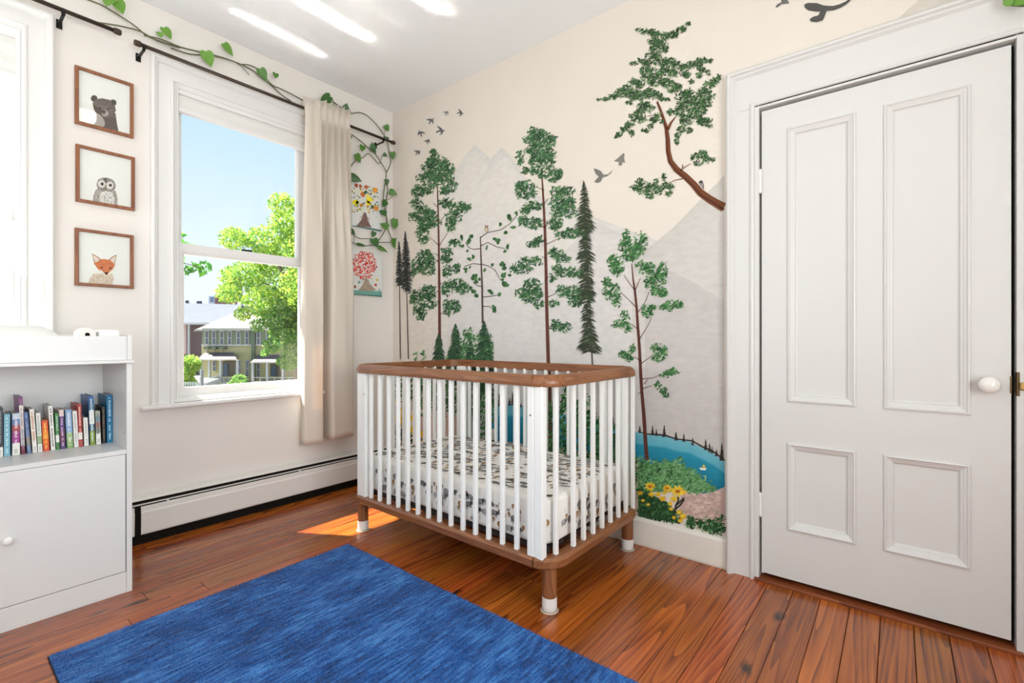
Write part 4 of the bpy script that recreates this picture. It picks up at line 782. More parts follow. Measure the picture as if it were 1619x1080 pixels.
# ------------------------------------------------------------------ books
W_ = (236, 233, 226)
BOOKS = [  # zoom-crop columns: top-left, top-right, top row, bottom-left, bottom-right, bottom row, bands, label
 (-40, 40, 345, -40, 40, 945, [(44, 50, 60), (44, 50, 60), (44, 50, 60), (44, 50, 60), W_], 'charcoal book with a white label at the left edge of the photo'),
 (45, 125, 420, 45, 125, 935, [(120, 176, 196)], 'light blue book, second from the left on the shelf'),
 (148, 245, 405, 148, 245, 915, [(196, 210, 226), (96, 130, 180), (170, 62, 66), (156, 56, 136), (158, 58, 140), W_, W_], 'blue, red and magenta striped book with a white base label'),
 (230, 272, 195, 258, 312, 890, [(128, 56, 120), (236, 228, 222), (220, 210, 208), (206, 196, 196), (190, 186, 190), (180, 176, 180), (110, 30, 58)], 'tallest book of the left cluster, purple top and maroon foot'),
 (285, 345, 390, 330, 385, 890, [(76, 104, 156), (82, 108, 154), (90, 108, 148), (138, 120, 92), (100, 118, 150)], 'faded blue book leaning beside the purple-topped one'),
 (355, 415, 370, 398, 458, 900, [W_, (226, 220, 206), W_, (222, 210, 196), W_, W_], 'cream book with small orange and green spine lettering'),
 (430, 495, 410, 462, 522, 885, [W_, (220, 226, 220), (214, 222, 210), (150, 176, 130), W_], 'narrow white book with a green patch near its foot'),
 (505, 580, 505, 528, 605, 880, [(226, 84, 34), (232, 100, 30), (240, 140, 40), (236, 110, 30), (220, 74, 36)], 'short bright orange book'),
 (578, 648, 325, 622, 678, 865, [W_], 'tall white book with black lettering right of the orange one'),
 (668, 712, 415, 682, 730, 855, [(70, 140, 78), (64, 132, 72), (70, 140, 78), W_, (64, 132, 72)], 'thin green book with a white label'),
 (715, 778, 370, 738, 800, 845, [(226, 206, 200), (84, 52, 116), (92, 56, 120), (112, 58, 100), (118, 56, 92), (76, 48, 112)], 'purple and plum book with a pale pink top'),
 (795, 868, 385, 818, 895, 850, [(140, 172, 212), (150, 180, 216), (140, 172, 212), (160, 190, 130), (140, 176, 104)], 'pale blue book with a green foot'),
 (880, 938, 405, 903, 962, 845, [W_], 'plain white book left of the red one'),
 (932, 1000, 310, 960, 1012, 825, [(178, 54, 50), (170, 48, 46), (178, 54, 50), (172, 50, 48), W_, (180, 60, 54)], 'red book with pale lettering and a white label'),
 (1012, 1070, 470, 1028, 1085, 812, [W_], 'short white book between the red and the tall blue ones'),
 (1078, 1140, 215, 1098, 1162, 810, [(42, 96, 158), (50, 112, 150), W_, W_, (70, 110, 140), (140, 160, 62), (132, 154, 58)], 'tall blue book with a white band and green lower spine'),
 (1158, 1220, 380, 1172, 1233, 785, [(170, 168, 156), (120, 140, 150), (176, 116, 104), (150, 152, 134), W_, W_], 'grey book with coloured bands and a white label'),
 (1236, 1284, 330, 1250, 1288, 778, [(34, 34, 34), (46, 44, 36), (34, 34, 34)], 'thin black floral book beside the last teal book'),
 (1296, 1370, 205, 1304, 1378, 785, [(20, 112, 156), (24, 118, 160)], 'tall teal book at the right end of the row')]
INK = {5: (190, 110, 70), 8: (90, 90, 90), 13: (236, 200, 190), 18: (190, 220, 232), 1: (200, 222, 230), 10: (220, 200, 220), 2: (240, 220, 230), 15: (220, 230, 230), 16: (90, 110, 120), 4: (150, 166, 196), 11: (240, 240, 240), 7: (246, 200, 90), 12: (180, 176, 170), 6: (170, 170, 160), 3: (150, 130, 140), 14: (180, 178, 172), 9: (220, 232, 220), 17: (150, 120, 80), 0: (150, 154, 160)}
PAGE = mat('pages', (206, 196, 176), .9, .1)
for i, (tl, trr, ty, bl, br, by, bands, lab) in enumerate(BOOKS):
    xx = .352
    ya, yb = Wp(bl/7.71, 650, xx)[0], Wp(br/7.71, 650, xx)[0]
    ta_, tb_ = Wp(tl/7.71, 650, xx)[0], Wp(trr/7.71, 650, xx)[0]
    ya += .0007; yb -= .0007; ta_ += .0007; tb_ -= .0007
    z0 = .5957; z1 = z0+(Wp(tl/7.71, 600+ty/7.71, xx)[1]-Wp(bl/7.71, 600+by/7.71, xx)[1])*1.0
    dp = min(.165, .62*(z1-z0)+.03); sh = ((ta_-ya)+(tb_-yb))/2
    t = thing('book', lab, 'book', 'books on the changing table shelf')
    cm = paintmat('book_cover', .4, .03, .5, 60, (1, 1, 1))
    def Q(y, z, x): return (x, y+sh*(z-z0)/(z1-z0), z)
    def slab(M, a, b, x0, x1, c, zz0, zz1):
        vs = [Q(y, z, x) for x in (x0, x1) for y in (a, b) for z in (zz0, zz1)]
        M.add(vs, [(0, 1, 3, 2), (4, 6, 7, 5), (0, 4, 5, 1), (2, 3, 7, 6), (0, 2, 6, 4), (1, 5, 7, 3)], srgb(*c))
    cvr = MB(); nb_ = len(bands); c0 = bands[0] if bands[0] != W_ or nb_ == 1 else bands[1]
    for k, c in enumerate(bands):
        za, zb = z1-(z1-z0)*(k+1)/nb_, z1-(z1-z0)*k/nb_
        slab(cvr, ya, yb, xx-.003, xx, c, za, zb)
    slab(cvr, ya, ya+.0018, xx-dp, xx-.003, c0, z0, z1); slab(cvr, yb-.0018, yb, xx-dp, xx-.003, c0, z0, z1)
    cvr.build('cover', cm, t)
    pg = MB(); slab(pg, ya+.0018, yb-.0018, xx-dp+.004, xx-.003, (206, 196, 176), z0+.003, z1-.003); pg.build('pages', cm, t)
    if i in INK:    # rows of small unreadable lettering
        M = MB(); z = z1-.012; wd = (yb-ya); lim = z0+(z1-z0)*(.28 if W_ in bands[-2:] and nb_ > 1 else .08)
        while z > lim:
            h = random.uniform(.002, .0055)
            if random.random() < .82: slab(M, ya+wd*random.uniform(.28, .36), yb-wd*random.uniform(.28, .4), xx, xx+.0003, INK[i], z-h, z)
            z -= h+random.uniform(.0012, .003)
        if M.v: tag(M.build('spine_print', cm, t), kind='stuff')
    if W_ in bands[-2:] and nb_ > 1:
        M = MB(); 
        for k in range(3): slab(M, ya+(yb-ya)*.25, yb-(yb-ya)*.3, xx, xx+.0003, (120, 118, 112), z0+.008+k*.006, z0+.010+k*.006)
        tag(M.build('label_print', cm, t), kind='stuff')

# ================================================================== CURTAIN RODS, CURTAIN
def rod(label, y0, y1, z, brk):
    t = thing('curtain_rod', label, 'curtain rod')
    MB().tube([(.1, y0, z), (.1, y1, z)], .0095, 14).build('pole', BRONZE, t, smooth=True)
    for y, s in ((y0, -1), (y1, 1)):
        MB().lathe([(.0095, -.004*s), (.0135, 0), (.0145, .004*s), (.0145, .022*s), (.012, .027*s), (.003, .029*s)], (.1, y, z), 'y', 18).build('end_cap', BRONZE, t, smooth=False)
    for y in brk:
        b = MB().box(0, y-.011, z-.045, .004, y+.011, z-.002).box(.004, y-.006, z-.026, .098, y+.006, z-.018).tube([(.1, y, z), (.1, y+.001, z-.02)], .008, 8).build('bracket', BLACKM, t, bevel=.0015)
        MB().lathe([(.0115, -.005), (.0115, .005)], (.1, y, z-.002), 'y', 16).build('cup', BLACKM, b)
rod('dark bronze rod over the clear window, ending in the corner', -1.625, -.085, 2.541, (-1.612, -.16))
rod('dark bronze rod over the cropped left window', -2.95, -1.73, 2.56, (-2.9, -1.913))
cu = thing('curtain', 'cream pleated curtain hanging at the right of the clear window', 'curtain')
CM = bpy.data.materials.new('curtain_linen'); N, L, P = nodes(CM)
P.inputs['Base Color'].default_value = (*srgb(238, 229, 217), 1); P.inputs['Roughness'].default_value = .9; P.inputs['Specular IOR Level'].default_value = .1; P.inputs['Sheen Weight'].default_value = .1
t = N.new('ShaderNodeTexCoord'); nn = N.new('ShaderNodeTexNoise'); nn.inputs['Scale'].default_value = 420; L.new(t.outputs['Object'], nn.inputs['Vector'])
b = N.new('ShaderNodeBump'); b.inputs['Strength'].default_value = .25; b.inputs['Distance'].default_value = .001; L.new(nn.outputs['Fac'], b.inputs['Height']); L.new(b.outputs[0], P.inputs['Normal'])
tl_ = N.new('ShaderNodeBsdfTranslucent'); tl_.inputs[0].default_value = (*srgb(220, 190, 160), 1); mx = N.new('ShaderNodeMixShader'); mx.inputs[0].default_value = .22
L.new(P.outputs[0], mx.inputs[1]); L.new(tl_.outputs[0], mx.inputs[2]); L.new(mx.outputs[0], N['Material Output'].inputs[0])
botp = [(0, -.772, .056), (.014, -.777, .085), (.03, -.775, .118), (.16, -.715, .128), (.30, -.662, .132), (.33, -.655, .128), (.355, -.652, .070), (.39, -.648, .030), (.48, -.606, .024), (.505, -.600, .050), (.525, -.598, .124), (.57, -.580, .138), (.70, -.500, .136), (.84, -.432, .126), (.90, -.412, .100), (.95, -.402, .060), (1, -.396, .040)]
NS, NZ = 150, 60; ss = np.linspace(0, 1, NS); yb_ = np.interp(ss, [p[0] for p in botp], [p[1] for p in botp]); xb_ = np.interp(ss, [p[0] for p in botp], [p[2] for p in botp])
ker = np.ones(3)/3; xb_ = np.convolve(np.pad(xb_, 1, 'edge'), ker, 'valid'); yb_ = np.convolve(np.pad(yb_, 1, 'edge'), ker, 'valid')
yt_ = np.interp(ss, [0, .25, 1], [-.774, -.690, -.440]); wav = np.sin((ss-.27)/.73*2*pi*5.5)
xt_ = np.where(ss < .27, .118+.006*np.sin(ss*20), .104+.026*wav)+0
yt_ = yt_+np.where(ss > .27, .008*np.cos((ss-.27)/.73*2*pi*5.5), 0)
vs = []
ztop = np.interp(ss, [0, .22, .27, 1], [2.575, 2.60, 2.640, 2.648])
for j in range(NZ+1):
    f = j/NZ
    for i in range(NS):
        zb = .372-.018*(ss[i] > .5)*0+(.0 if ss[i] < .45 else .012); z = ztop[i]+(zb-ztop[i])*f
        k = min(1, max(0, (2.50-z)/1.1)); k = k*k*(3-2*k); amp = 1-.6*max(0, 1-abs(z-2.541)/.03)
        xa = .1+(xt_[i]-.1)*amp*(1 if z < 2.56 else .8)
        if abs(z-2.541) < .035: xa = max(xa, .111) 
        x = xa*(1-k)+xb_[i]*k+.003*math.sin(z*5+i*.15)*k; y = yt_[i]*(1-k)+yb_[i]*k
        vs.append((x, y, z))
fs = [(j*NS+i, j*NS+i+1, (j+1)*NS+i+1, (j+1)*NS+i) for j in range(NZ) for i in range(NS-1)]
MB().add(vs, fs).build('drape', CM, cu, smooth=True, norm=False, solid=.0022)
vs = [(.1-.011+(0 if j else .0), yt_[i], z) for j, z in enumerate((2.50, 2.56, 2.62)) for i in range(0, NS, 3)]; n3 = len(range(0, NS, 3))
vs = [(.0875, y, z) if z < 2.6 else (.098, y, z) for _, y, z in vs]
MB().add(vs, [(j*n3+i, j*n3+i+1, (j+1)*n3+i+1, (j+1)*n3+i) for j in range(2) for i in range(n3-1)]).build('rod_pocket', CM, cu, smooth=True, norm=False, solid=.002)

# ================================================================== PICTURES
za = Z((110, 95), 2.918)
def picture(label, ya, yb, z0, z1, nm):
    t = thing('picture_frame', label, 'picture')
    MB().ring('w', (ya, z0, yb, z1), [(0, 0), (0, .017), (.002, .019), (.013, .019), (.0145, .017), (.0145, .004)]).build('frame', FRAMEW, t, bevel=.0008)
    bx('mat_board', mat('print_paper', (240, 238, 233), .9, .1), t, .002, ya+.010, z0+.010, .0065, yb-.010, z1-.010)
    bx('glass', glassmat(), t, .0115, ya+.0145, z0+.0145, .0130, yb-.0145, z1-.0145)
    P_ = Paint(lambda px, py: Wp(px, py, .007), .0068); P_.to3 = lambda u, v, h: (h, max(ya+.0148, min(yb-.0148, u)), max(z0+.0148, v)); return t, P_
def fur(P_, z, pts_in, n, cols, rx=1.3, ry=.5, a=1.2):
    xs_ = [p[0] for p in pts_in]; ys_ = [p[1] for p in pts_in]
    def inside(x, y):
        c = False; j = len(pts_in)-1
        for i in range(len(pts_in)):
            xi, yi = pts_in[i]; xj, yj = pts_in[j]
            if ((yi > y) != (yj > y)) and x < (xj-xi)*(y-yi)/(yj-yi)+xi: c = not c
            j = i
        return c
    k = 0
    while k < n:
        x, y = random.uniform(min(xs_), max(xs_)), random.uniform(min(ys_), max(ys_))
        if inside(x, y): P_.blob(*z(x, y), rx, ry, random.choice(cols), a+random.uniform(-.4, .4), 5, .3, random.uniform(.0006, .0012))
        k += 1
t, P_ = picture('framed print of a brown bear cub, topmost of three', -1.860, -1.634, 2.088, 2.366, 'bear')
BR = (96, 84, 78)
body = [(124, 250), (212, 245), (218, 290), (226, 330), (150, 312), (108, 300), (124, 282)]; head = [(106, 200), (116, 182), (150, 176), (185, 184), (208, 203), (213, 232), (203, 256), (180, 268), (150, 266), (126, 252), (112, 228)]
P_.poly([za(*p) for p in body], BR); P_.poly([za(*p) for p in head], (106, 92, 84), .0002)
for x, y in ((113, 177), (201, 197)): P_.blob(*za(x, y), 5.4, 5.4, (88, 76, 70), 0, 12, .05, .0001); P_.blob(*za(x+1, y+2), 3, 3, (70, 62, 58), 0, 10, .05, .0003)
fur(P_, za, body, 160, [(84, 72, 66), (108, 96, 88), (72, 62, 58)]); fur(P_, za, head, 170, [(92, 80, 72), (124, 110, 100), (80, 70, 64)])
P_.blob(*za(163, 246), 5.6, 5.0, (168, 156, 146), 0, 12, .08, .0014); P_.blob(*za(158, 240), 3.2, 2.2, (44, 40, 40), 0, 10, .05, .0016); P_.blob(*za(158, 250), 2.0, .6, (60, 52, 50), 0, 8, .05, .0016)
for x, y in ((140, 222), (178, 226)): P_.blob(*za(x, y), 1.5, 1.5, (34, 30, 30), 0, 10, 0, .0017)
tag(P_.build('print', ART, t, norm=False), 'brown bear cub print')
t, P_ = picture('framed print of a fluffy grey owlet, middle of three', -1.857, -1.629, 1.715, 1.990, 'owl')
body = [(120, 598), (142, 590), (195, 592), (214, 606), (222, 640), (220, 672), (108, 657), (110, 625)]; head = [(124, 572), (132, 552), (152, 542), (178, 543), (204, 556), (214, 578), (208, 596), (188, 606), (150, 604), (130, 594)]
P_.poly([za(*p) for p in body], (176, 168, 160)); P_.poly([za(*p) for p in head], (150, 140, 132), .0002)
fur(P_, za, body, 160, [(120, 108, 100), (206, 200, 194), (150, 140, 132)], 1.6, .4, 1.5); fur(P_, za, head, 130, [(104, 92, 86), (188, 180, 172), (134, 122, 114)], 1.2, .4, .8)
P_.poly([za(*p) for p in ((142, 612), (165, 604), (198, 612), (206, 640), (205, 668), (140, 660), (138, 636))], (226, 220, 214), .0013)
for k in range(26): P_.blob(*za(random.uniform(142, 204), random.uniform(614, 662)), .4, 1.8, (150, 140, 132), .1, 5, .2, .0016)
for x, y in ((148, 572), (186, 578)): P_.blob(*za(x, y), 6.4, 6.2, (222, 216, 210), 0, 14, .06, .0014); P_.blob(*za(x+2, y), 2.3, 2.3, (34, 30, 32), 0, 12, 0, .0018)
P_.poly([za(*p) for p in ((163, 576), (172, 578), (167, 592))], (150, 136, 110), .0018); P_.poly([za(*p) for p in ((158, 545), (172, 546), (167, 572))], (96, 84, 78), .0017)
tag(P_.build('print', ART, t, norm=False), 'grey owlet print')
t, P_ = picture('framed print of an orange fox cub, lowest of three', -1.860, -1.634, 1.3125, 1.588, 'fox')
body = [(112, 985), (196, 985), (204, 1010), (196, 1042), (86, 1032), (94, 1005)]; head = [(112, 938), (128, 922), (160, 918), (192, 924), (210, 944), (198, 966), (186, 984), (170, 994), (154, 984), (132, 966)]
P_.poly([za(*p) for p in body], (222, 204, 186)); fur(P_, za, body, 150, [(204, 180, 156), (234, 222, 208), (190, 160, 134)], 1.5, .4, 1.3)
for e_ in ([(102, 892), (112, 896), (134, 908), (150, 924), (130, 936), (114, 944)], [(219, 898), (208, 900), (190, 910), (174, 926), (194, 936), (208, 948)]): P_.poly([za(*p) for p in e_], (196, 168, 150), .0006)
for e_ in ([(108, 902), (130, 914), (136, 926), (120, 934)], [(214, 906), (194, 916), (188, 928), (204, 938)]): P_.poly([za(*p) for p in e_], (232, 214, 200), .0009)
P_.poly([za(*p) for p in head], (208, 120, 76), .0007); fur(P_, za, head, 190, [(216, 132, 88), (192, 100, 60), (226, 150, 108)], 1.2, .45, 1.0)
P_.poly([za(*p) for p in ((134, 968), (150, 972), (160, 984), (170, 994), (158, 990), (144, 982))], (240, 230, 220), .0015); P_.poly([za(*p) for p in ((204, 966), (188, 972), (180, 984), (171, 994), (184, 988), (196, 980))], (240, 230, 220), .0015)
P_.blob(*za(169, 984), 2.6, 2.0, (40, 32, 32), 0, 10, .05, .0018)
for x, y in ((148, 958), (188, 961)): P_.blob(*za(x, y), 1.6, 1.3, (48, 34, 30), 0, 10, 0, .0018)
tag(P_.build('print', ART, t, norm=False), 'orange fox cub print')

# two small canvases by the corner
zc = Z((540, 260), 4.909)
def canvas(label, ya, yb, z0, z1):
    t = thing('canvas_painting', label, 'painting')
    bx('canvas', mat('canvas_white', (226, 226, 222), .85, .2, bump=.2, bscale=300), t, .001, ya, z0, .014, yb, z1, bevel=.001)
    P_ = Paint(lambda px, py: Wp(px, py, .015), .0146); P_.to3 = lambda u, v, h: (h, max(ya+.001, min(yb-.001, u)), max(z0+.001, min(z1-.001, v))); return t, P_
t, P_ = canvas('small canvas with a yellow and orange tree, above the red one', -.372, -.117, 1.868, 2.192)
for _ in range(60): x, y = random.uniform(70, 315), random.uniform(150, 480); P_.blob(*zc(x, y), 2.2, 1.0, random.choice([(206, 216, 216), (190, 206, 208), (216, 218, 208)]), random.uniform(0, 3), 6, .3, .0001)
P_.poly([zc(*p) for p in ((172, 375), (190, 375), (205, 440), (235, 490), (115, 478), (150, 435))], (132, 104, 94), .0003)
for _ in range(40): P_.blob(*zc(random.uniform(140, 220), random.uniform(400, 485)), 1.4, .5, random.choice([(110, 84, 78), (160, 130, 118)]), 1.5, 5, .3)
P_.poly([zc(*p) for p in ((70, 472), (130, 478), (240, 496), (318, 512), (318, 524), (70, 488))], (70, 112, 106), .0004)
for _ in range(150):
    x, y = random.uniform(75, 285), random.uniform(165, 375)
    P_.blob(*zc(x, y), random.uniform(.9, 2), random.uniform(.7, 1.3), random.choice([(84, 116, 82), (96, 130, 90), (240, 214, 70), (244, 222, 96), (204, 122, 62), (150, 160, 90), (226, 208, 130), (70, 96, 76)]), random.uniform(0, 3), 6, .3)
for x, y, r, c in ((115, 165, 15, (176, 84, 52)), (145, 168, 12, (170, 96, 56)), (192, 178, 16, (190, 106, 70)), (262, 195, 24, (236, 158, 58)), (165, 235, 16, (206, 116, 66)), (105, 295, 22, (242, 222, 60)), (215, 275, 24, (244, 224, 64)), (205, 300, 18, (240, 216, 54)), (268, 340, 18, (226, 152, 70)), (152, 318, 12, (200, 130, 60)), (200, 245, 12, (244, 226, 80)), (240, 330, 12, (80, 100, 70)), (185, 215, 15, (78, 104, 76)), (125, 300, 14, (190, 200, 60))): P_.blob(*zc(x, y), r/4.9*1.0, r/4.9*1.1, c, 0, 9, .3, .0012)
tag(P_.build('painting', ART, t, norm=False), 'yellow and orange tree painting', kind='stuff')
t, P_ = canvas('small canvas with a red tree, below the yellow one', -.366, -.111, 1.373, 1.70)
P_.poly([zc(*p) for p in ((85, 975), (318, 985), (318, 1036), (88, 1020))], (120, 168, 158), .0001); P_.poly([zc(*p) for p in ((88, 1005), (318, 1018), (318, 1036), (88, 1022))], (66, 118, 106), .0003)
P_.poly([zc(*p) for p in ((165, 860), (205, 865), (218, 925), (270, 975), (215, 985), (130, 975), (165, 935), (175, 905))], (170, 152, 134), .0004)
for _ in range(60): P_.blob(*zc(random.uniform(150, 240), random.uniform(880, 980)), 1.3, .5, random.choice([(150, 130, 114), (190, 172, 154)]), 1.3, 5, .3)
for _ in range(340):
    r_ = math.sqrt(random.random()); th = random.uniform(0, 2*pi); x, y = 178+95*r_*math.cos(th), 780+112*r_*math.sin(th)
    if y > 860 and x < 120: continue
    P_.blob(*zc(x, y), random.uniform(1, 2.2), random.uniform(.8, 1.5), random.choice([(206, 66, 58), (216, 84, 74), (190, 48, 46), (232, 150, 140), (226, 110, 100), (240, 214, 206)]), random.uniform(0, 3), 6, .3)
for x, y, c in ((275, 895, (220, 196, 90)), (265, 935, (196, 80, 60)), (105, 950, (150, 90, 70)), (135, 915, (140, 170, 160)), (292, 975, (160, 190, 180))): P_.blob(*zc(x, y), 2.2, 2.4, c, 0, 8, .3, .001)
tag(P_.build('painting', ART, t, norm=False), 'red tree painting', kind='stuff')

# ================================================================== VINES
LEAFM = [mat('leaf_green', (74, 122, 42), .45, .5, vary=.12, vscale=60), mat('leaf_bright', (104, 152, 56), .45, .5, vary=.12, vscale=60), mat('leaf_dark', (52, 96, 38), .45, .5, vary=.12, vscale=60)]
STEMM = mat('vine_stem', (96, 98, 66), .6)
def leafmesh(mi):
    prof = [(0, 0), (.22, -.10), (.42, -.02), (.50, .18), (.46, .42), (.33, .66), (.16, .86), (0, 1.06)]
    n = len(prof); vs = []
    for k, (x, y) in enumerate(prof): vs.append((x, y, .16*x+.10*y*y-.0)); 
    for k, (x, y) in enumerate(prof): vs.append((-x, y, .16*x+.10*y*y))
    for f in (.12, .35, .6, .85): vs.append((0, f, -.02+.10*f*f))
    fs = []
    mid = [0, 2*n, 2*n+1, 2*n+2, 2*n+3, n-1]; 
    fs += [(0, 1, 2*n), (1, 2, 2*n), (2, 3, 2*n+1, 2*n), (3, 4, 2*n+2, 2*n+1), (4, 5, 2*n+2), (5, 6, 2*n+3, 2*n+2), (6, 7, 2*n+3)]
    g = lambda i: i+n if 0 < i < n-1 else i
    fs += [tuple(reversed([g(i) for i in f])) for f in list(fs)]
    m_ = MB().add(vs, fs); me = bpy.data.meshes.new('leaf'); me.from_pydata(m_.v, [], m_.f); me.materials.append(LEAFM[mi]); me.polygons.foreach_set('use_smooth', [True]*len(me.polygons)); return me
LM = [leafmesh(i) for i in range(3)]
def vine(label, stems, leaves, plane, xo):
    t = thing('trailing_vine', label, 'vine')
    for z_, pts, r_ in stems:
        out = []
        pp = [z_(*p) for p in pts]
        # smooth the path
        for i in range(len(pp)-1):
            p0, p1, p2, p3 = pp[max(0, i-1)], pp[i], pp[i+1], pp[min(len(pp)-1, i+2)]
            for k in range(4):
                s_ = k/4; out.append(tuple(.5*((2*p1[a])+(-p0[a]+p2[a])*s_+(2*p0[a]-5*p1[a]+4*p2[a]-p3[a])*s_*s_+(-p0[a]+3*p1[a]-3*p2[a]+p3[a])*s_**3) for a in (0, 1)))
        out.append(pp[-1]); w3 = []
        for i, (a, b_) in enumerate(out):
            h = xo+.010*math.sin(i*.7)
            if plane == 'w': u, v = Wp(a, b_, h); w3.append((h, u, v))
            else: u, v = Mp(a, b_, -h); w3.append((u, -h, v))
        MB().tube(w3, r_*1.35, 6).build('stem', STEMM, t, smooth=True)
    for z_, x, y, r_, ang, mi, nar in leaves:
        a, b_ = z_(x, y); h = xo+.012+random.uniform(0, .01)
        sc = r_/(z_(1, 0)[0]-z_(0, 0)[0])**-1 if False else r_*(z_(1, 0)[0]-z_(0, 0)[0])
        if plane == 'w':
            u, v = Wp(a, b_, h); p = Vector((h, u, v)); dist = (p-Vector(CAM)).dot(Vector((-SY, CYW, 0))); L_ = 2.0*sc*dist/F*.98
            ex, ey, ez = Vector((0, 1, 0)), Vector((0, 0, 1)), Vector((1, 0, 0)); f0 = Vector((CAM[0]-p.x, (CAM[1]-p.y)*.9, 0)).normalized(); ez = (Vector((1, 0, 0))*.3+f0*.7).normalized(); ex = ey.cross(ez).normalized()
        else:
            u, v = Mp(a, b_, -h); p = Vector((u, -h, v)); dist = (p-Vector(CAM)).dot(Vector((-SY, CYW, 0))); L_ = 2.0*sc*dist/F
            ex, ey, ez = Vector((1, 0, 0)), Vector((0, 0, 1)), Vector((0, -1, 0))
        o = bpy.data.objects.new('leaf', LM[mi]); COL.objects.link(o); o.parent = t
        d = math.radians(ang); t1 = ex*math.cos(d)+ey*math.sin(d); s1 = ez.cross(t1)*-1
        rot = Matrix((s1, t1, s1.cross(t1))).transposed().to_4x4()
        tilt = Matrix.Rotation(random.uniform(-.3, .3), 4, 'X') @ Matrix.Rotation(random.uniform(-.35, .35), 4, 'Y')
        rot = rot @ tilt
        o.matrix_world = Matrix.Translation(p-t1*L_*.5) @ rot @ Matrix.Diagonal((L_*nar*.9, L_*.95, L_, 1))
    return t
z1_ = Z((0, 0), 2.25); z2_ = Z((200, 30), 3.2717); z3_ = Z((470, 150), 6.353)
stems = [(z1_, [(300, -5), (355, 15), (400, 40), (470, 85), (520, 125), (560, 143), (620, 162), (690, 180), (742, 192)], .0028),
 (z1_, [(105, -12), (160, 5), (230, 38), (300, 68), (350, 80), (430, 93), (500, 112), (560, 145), (640, 170)], .0026),
 (z2_, [(230, 150), (330, 182), (450, 190), (560, 222), (650, 265), (700, 305), (745, 340), (800, 390), (850, 425)], .0028),
 (z2_, [(90, 85), (180, 105), (280, 145), (390, 172), (500, 200), (560, 222)], .0026),
 (z2_, [(600, 235), (640, 240), (690, 268), (750, 338), (800, 362), (860, 392), (910, 420), (965, 455)], .0026),
 (z2_, [(560, 222), (600, 250), (636, 290)], .0016),
 (z3_, [(340, 25), (370, 75), (440, 125), (480, 160), (540, 185), (620, 178), (690, 200), (760, 260), (820, 330), (870, 400), (905, 480), (925, 580), (940, 650), (930, 710), (898, 780)], .0026),
 (z3_, [(300, 45), (340, 70), (390, 92)], .0016), (z3_, [(455, 225), (470, 180), (480, 150)], .0020), (z3_, [(270, 140), (290, 100), (300, 90)], .0016),
 (z3_, [(530, 385), (620, 450), (700, 520), (780, 590), (830, 660), (880, 745), (895, 790), (890, 850), (908, 950), (890, 1070)], .0026),
 (z3_, [(535, 725), (590, 660), (660, 630), (715, 590), (770, 640), (815, 690), (835, 672)], .0022),
 (z3_, [(880, 900), (868, 1000), (862, 1080)], .0024), (z3_, [(845, 660), (850, 620), (875, 605)], .0014), (z3_, [(880, 400), (880, 370), (890, 345)], .0014), (z3_, [(905, 1060), (960, 1020)], .0016),
 (zc, [(350, 250), (345, 370), (355, 440), (360, 500), (378, 550), (392, 585)], .0026), (zc, [(335, 150), (325, 250), (332, 330), (350, 430), (335, 515), (290, 588)], .0024),
 (zc, [(70, 530), (110, 560), (150, 575), (230, 578), (280, 602), (380, 606)], .0022), (zc, [(70, 598), (100, 612), (130, 627), (190, 632), (250, 624)], .0024), (zc, [(100, 530), (98, 600)], .0014)]
lv = [(z1_, 385, 8, 24, -100, 1, 1), (z1_, 428, 30, 26, -70, 1, .9),
 (z2_, 168, 75, 17, 160, 1, .9), (z2_, 212, 78, 30, -60, 1, .95), (z2_, 425, 208, 38, -70, 1, .95), (z2_, 528, 160, 32, -50, 1, .9), (z2_, 710, 290, 32, -60, 0, .85), (z2_, 770, 298, 18, -95, 0, .95),
 (z3_, 280, 38, 62, -145, 2, .8), (z3_, 345, 112, 50, -40, 0, .65), (z3_, 488, 128, 42, 80, 2, 1.0), (z3_, 518, 195, 34, -80, 1, .9), (z3_, 903, 338, 34, -60, 0, 1), (z3_, 890, 430, 30, 150, 2, .7),
 (z3_, 757, 512, 36, 100, 2, 1), (z3_, 768, 560, 36, -50, 2, 1), (z3_, 650, 545, 38, -100, 0, .95), (z3_, 615, 640, 46, -60, 0, 1), (z3_, 885, 608, 24, -30, 2, 1), (z3_, 958, 612, 38, -80, 0, 1),
 (z3_, 528, 440, 30, -100, 2, .7), (z3_, 526, 732, 34, -100, 2, .6), (z3_, 588, 842, 64, -15, 2, .75), (z3_, 900, 882, 34, -90, 2, .8), (z3_, 965, 985, 42, -20, 0, .9),
 (zc, 328, 308, 30, -120, 2, 1), (zc, 315, 374, 32, 170, 2, .9), (zc, 330, 474, 34, 160, 0, .95), (zc, 413, 466, 42, -100, 0, .85), (zc, 418, 622, 46, -80, 0, .9), (zc, 246, 545, 24, -110, 2, 1), (zc, 262, 617, 40, -70, 2, .95), (zc, 325, 660, 42, -25, 0, .45), (zc, 88, 525, 28, -40, 2, .8), (zc, 162, 628, 40, -5, 2, .4)]
vine('green trailing vine hung along the window wall and round two canvases', stems, lv, 'w', .03)
vine('bright green vine tip on the door casing at the top right', [(idn, [(1586, -6), (1592, 4), (1604, 8), (1622, 9)], .003)], [(idn, 1607, -2, 12, -30, 1, 1), (idn, 1622, 0, 12, -10, 1, 1)], 'm', .052)

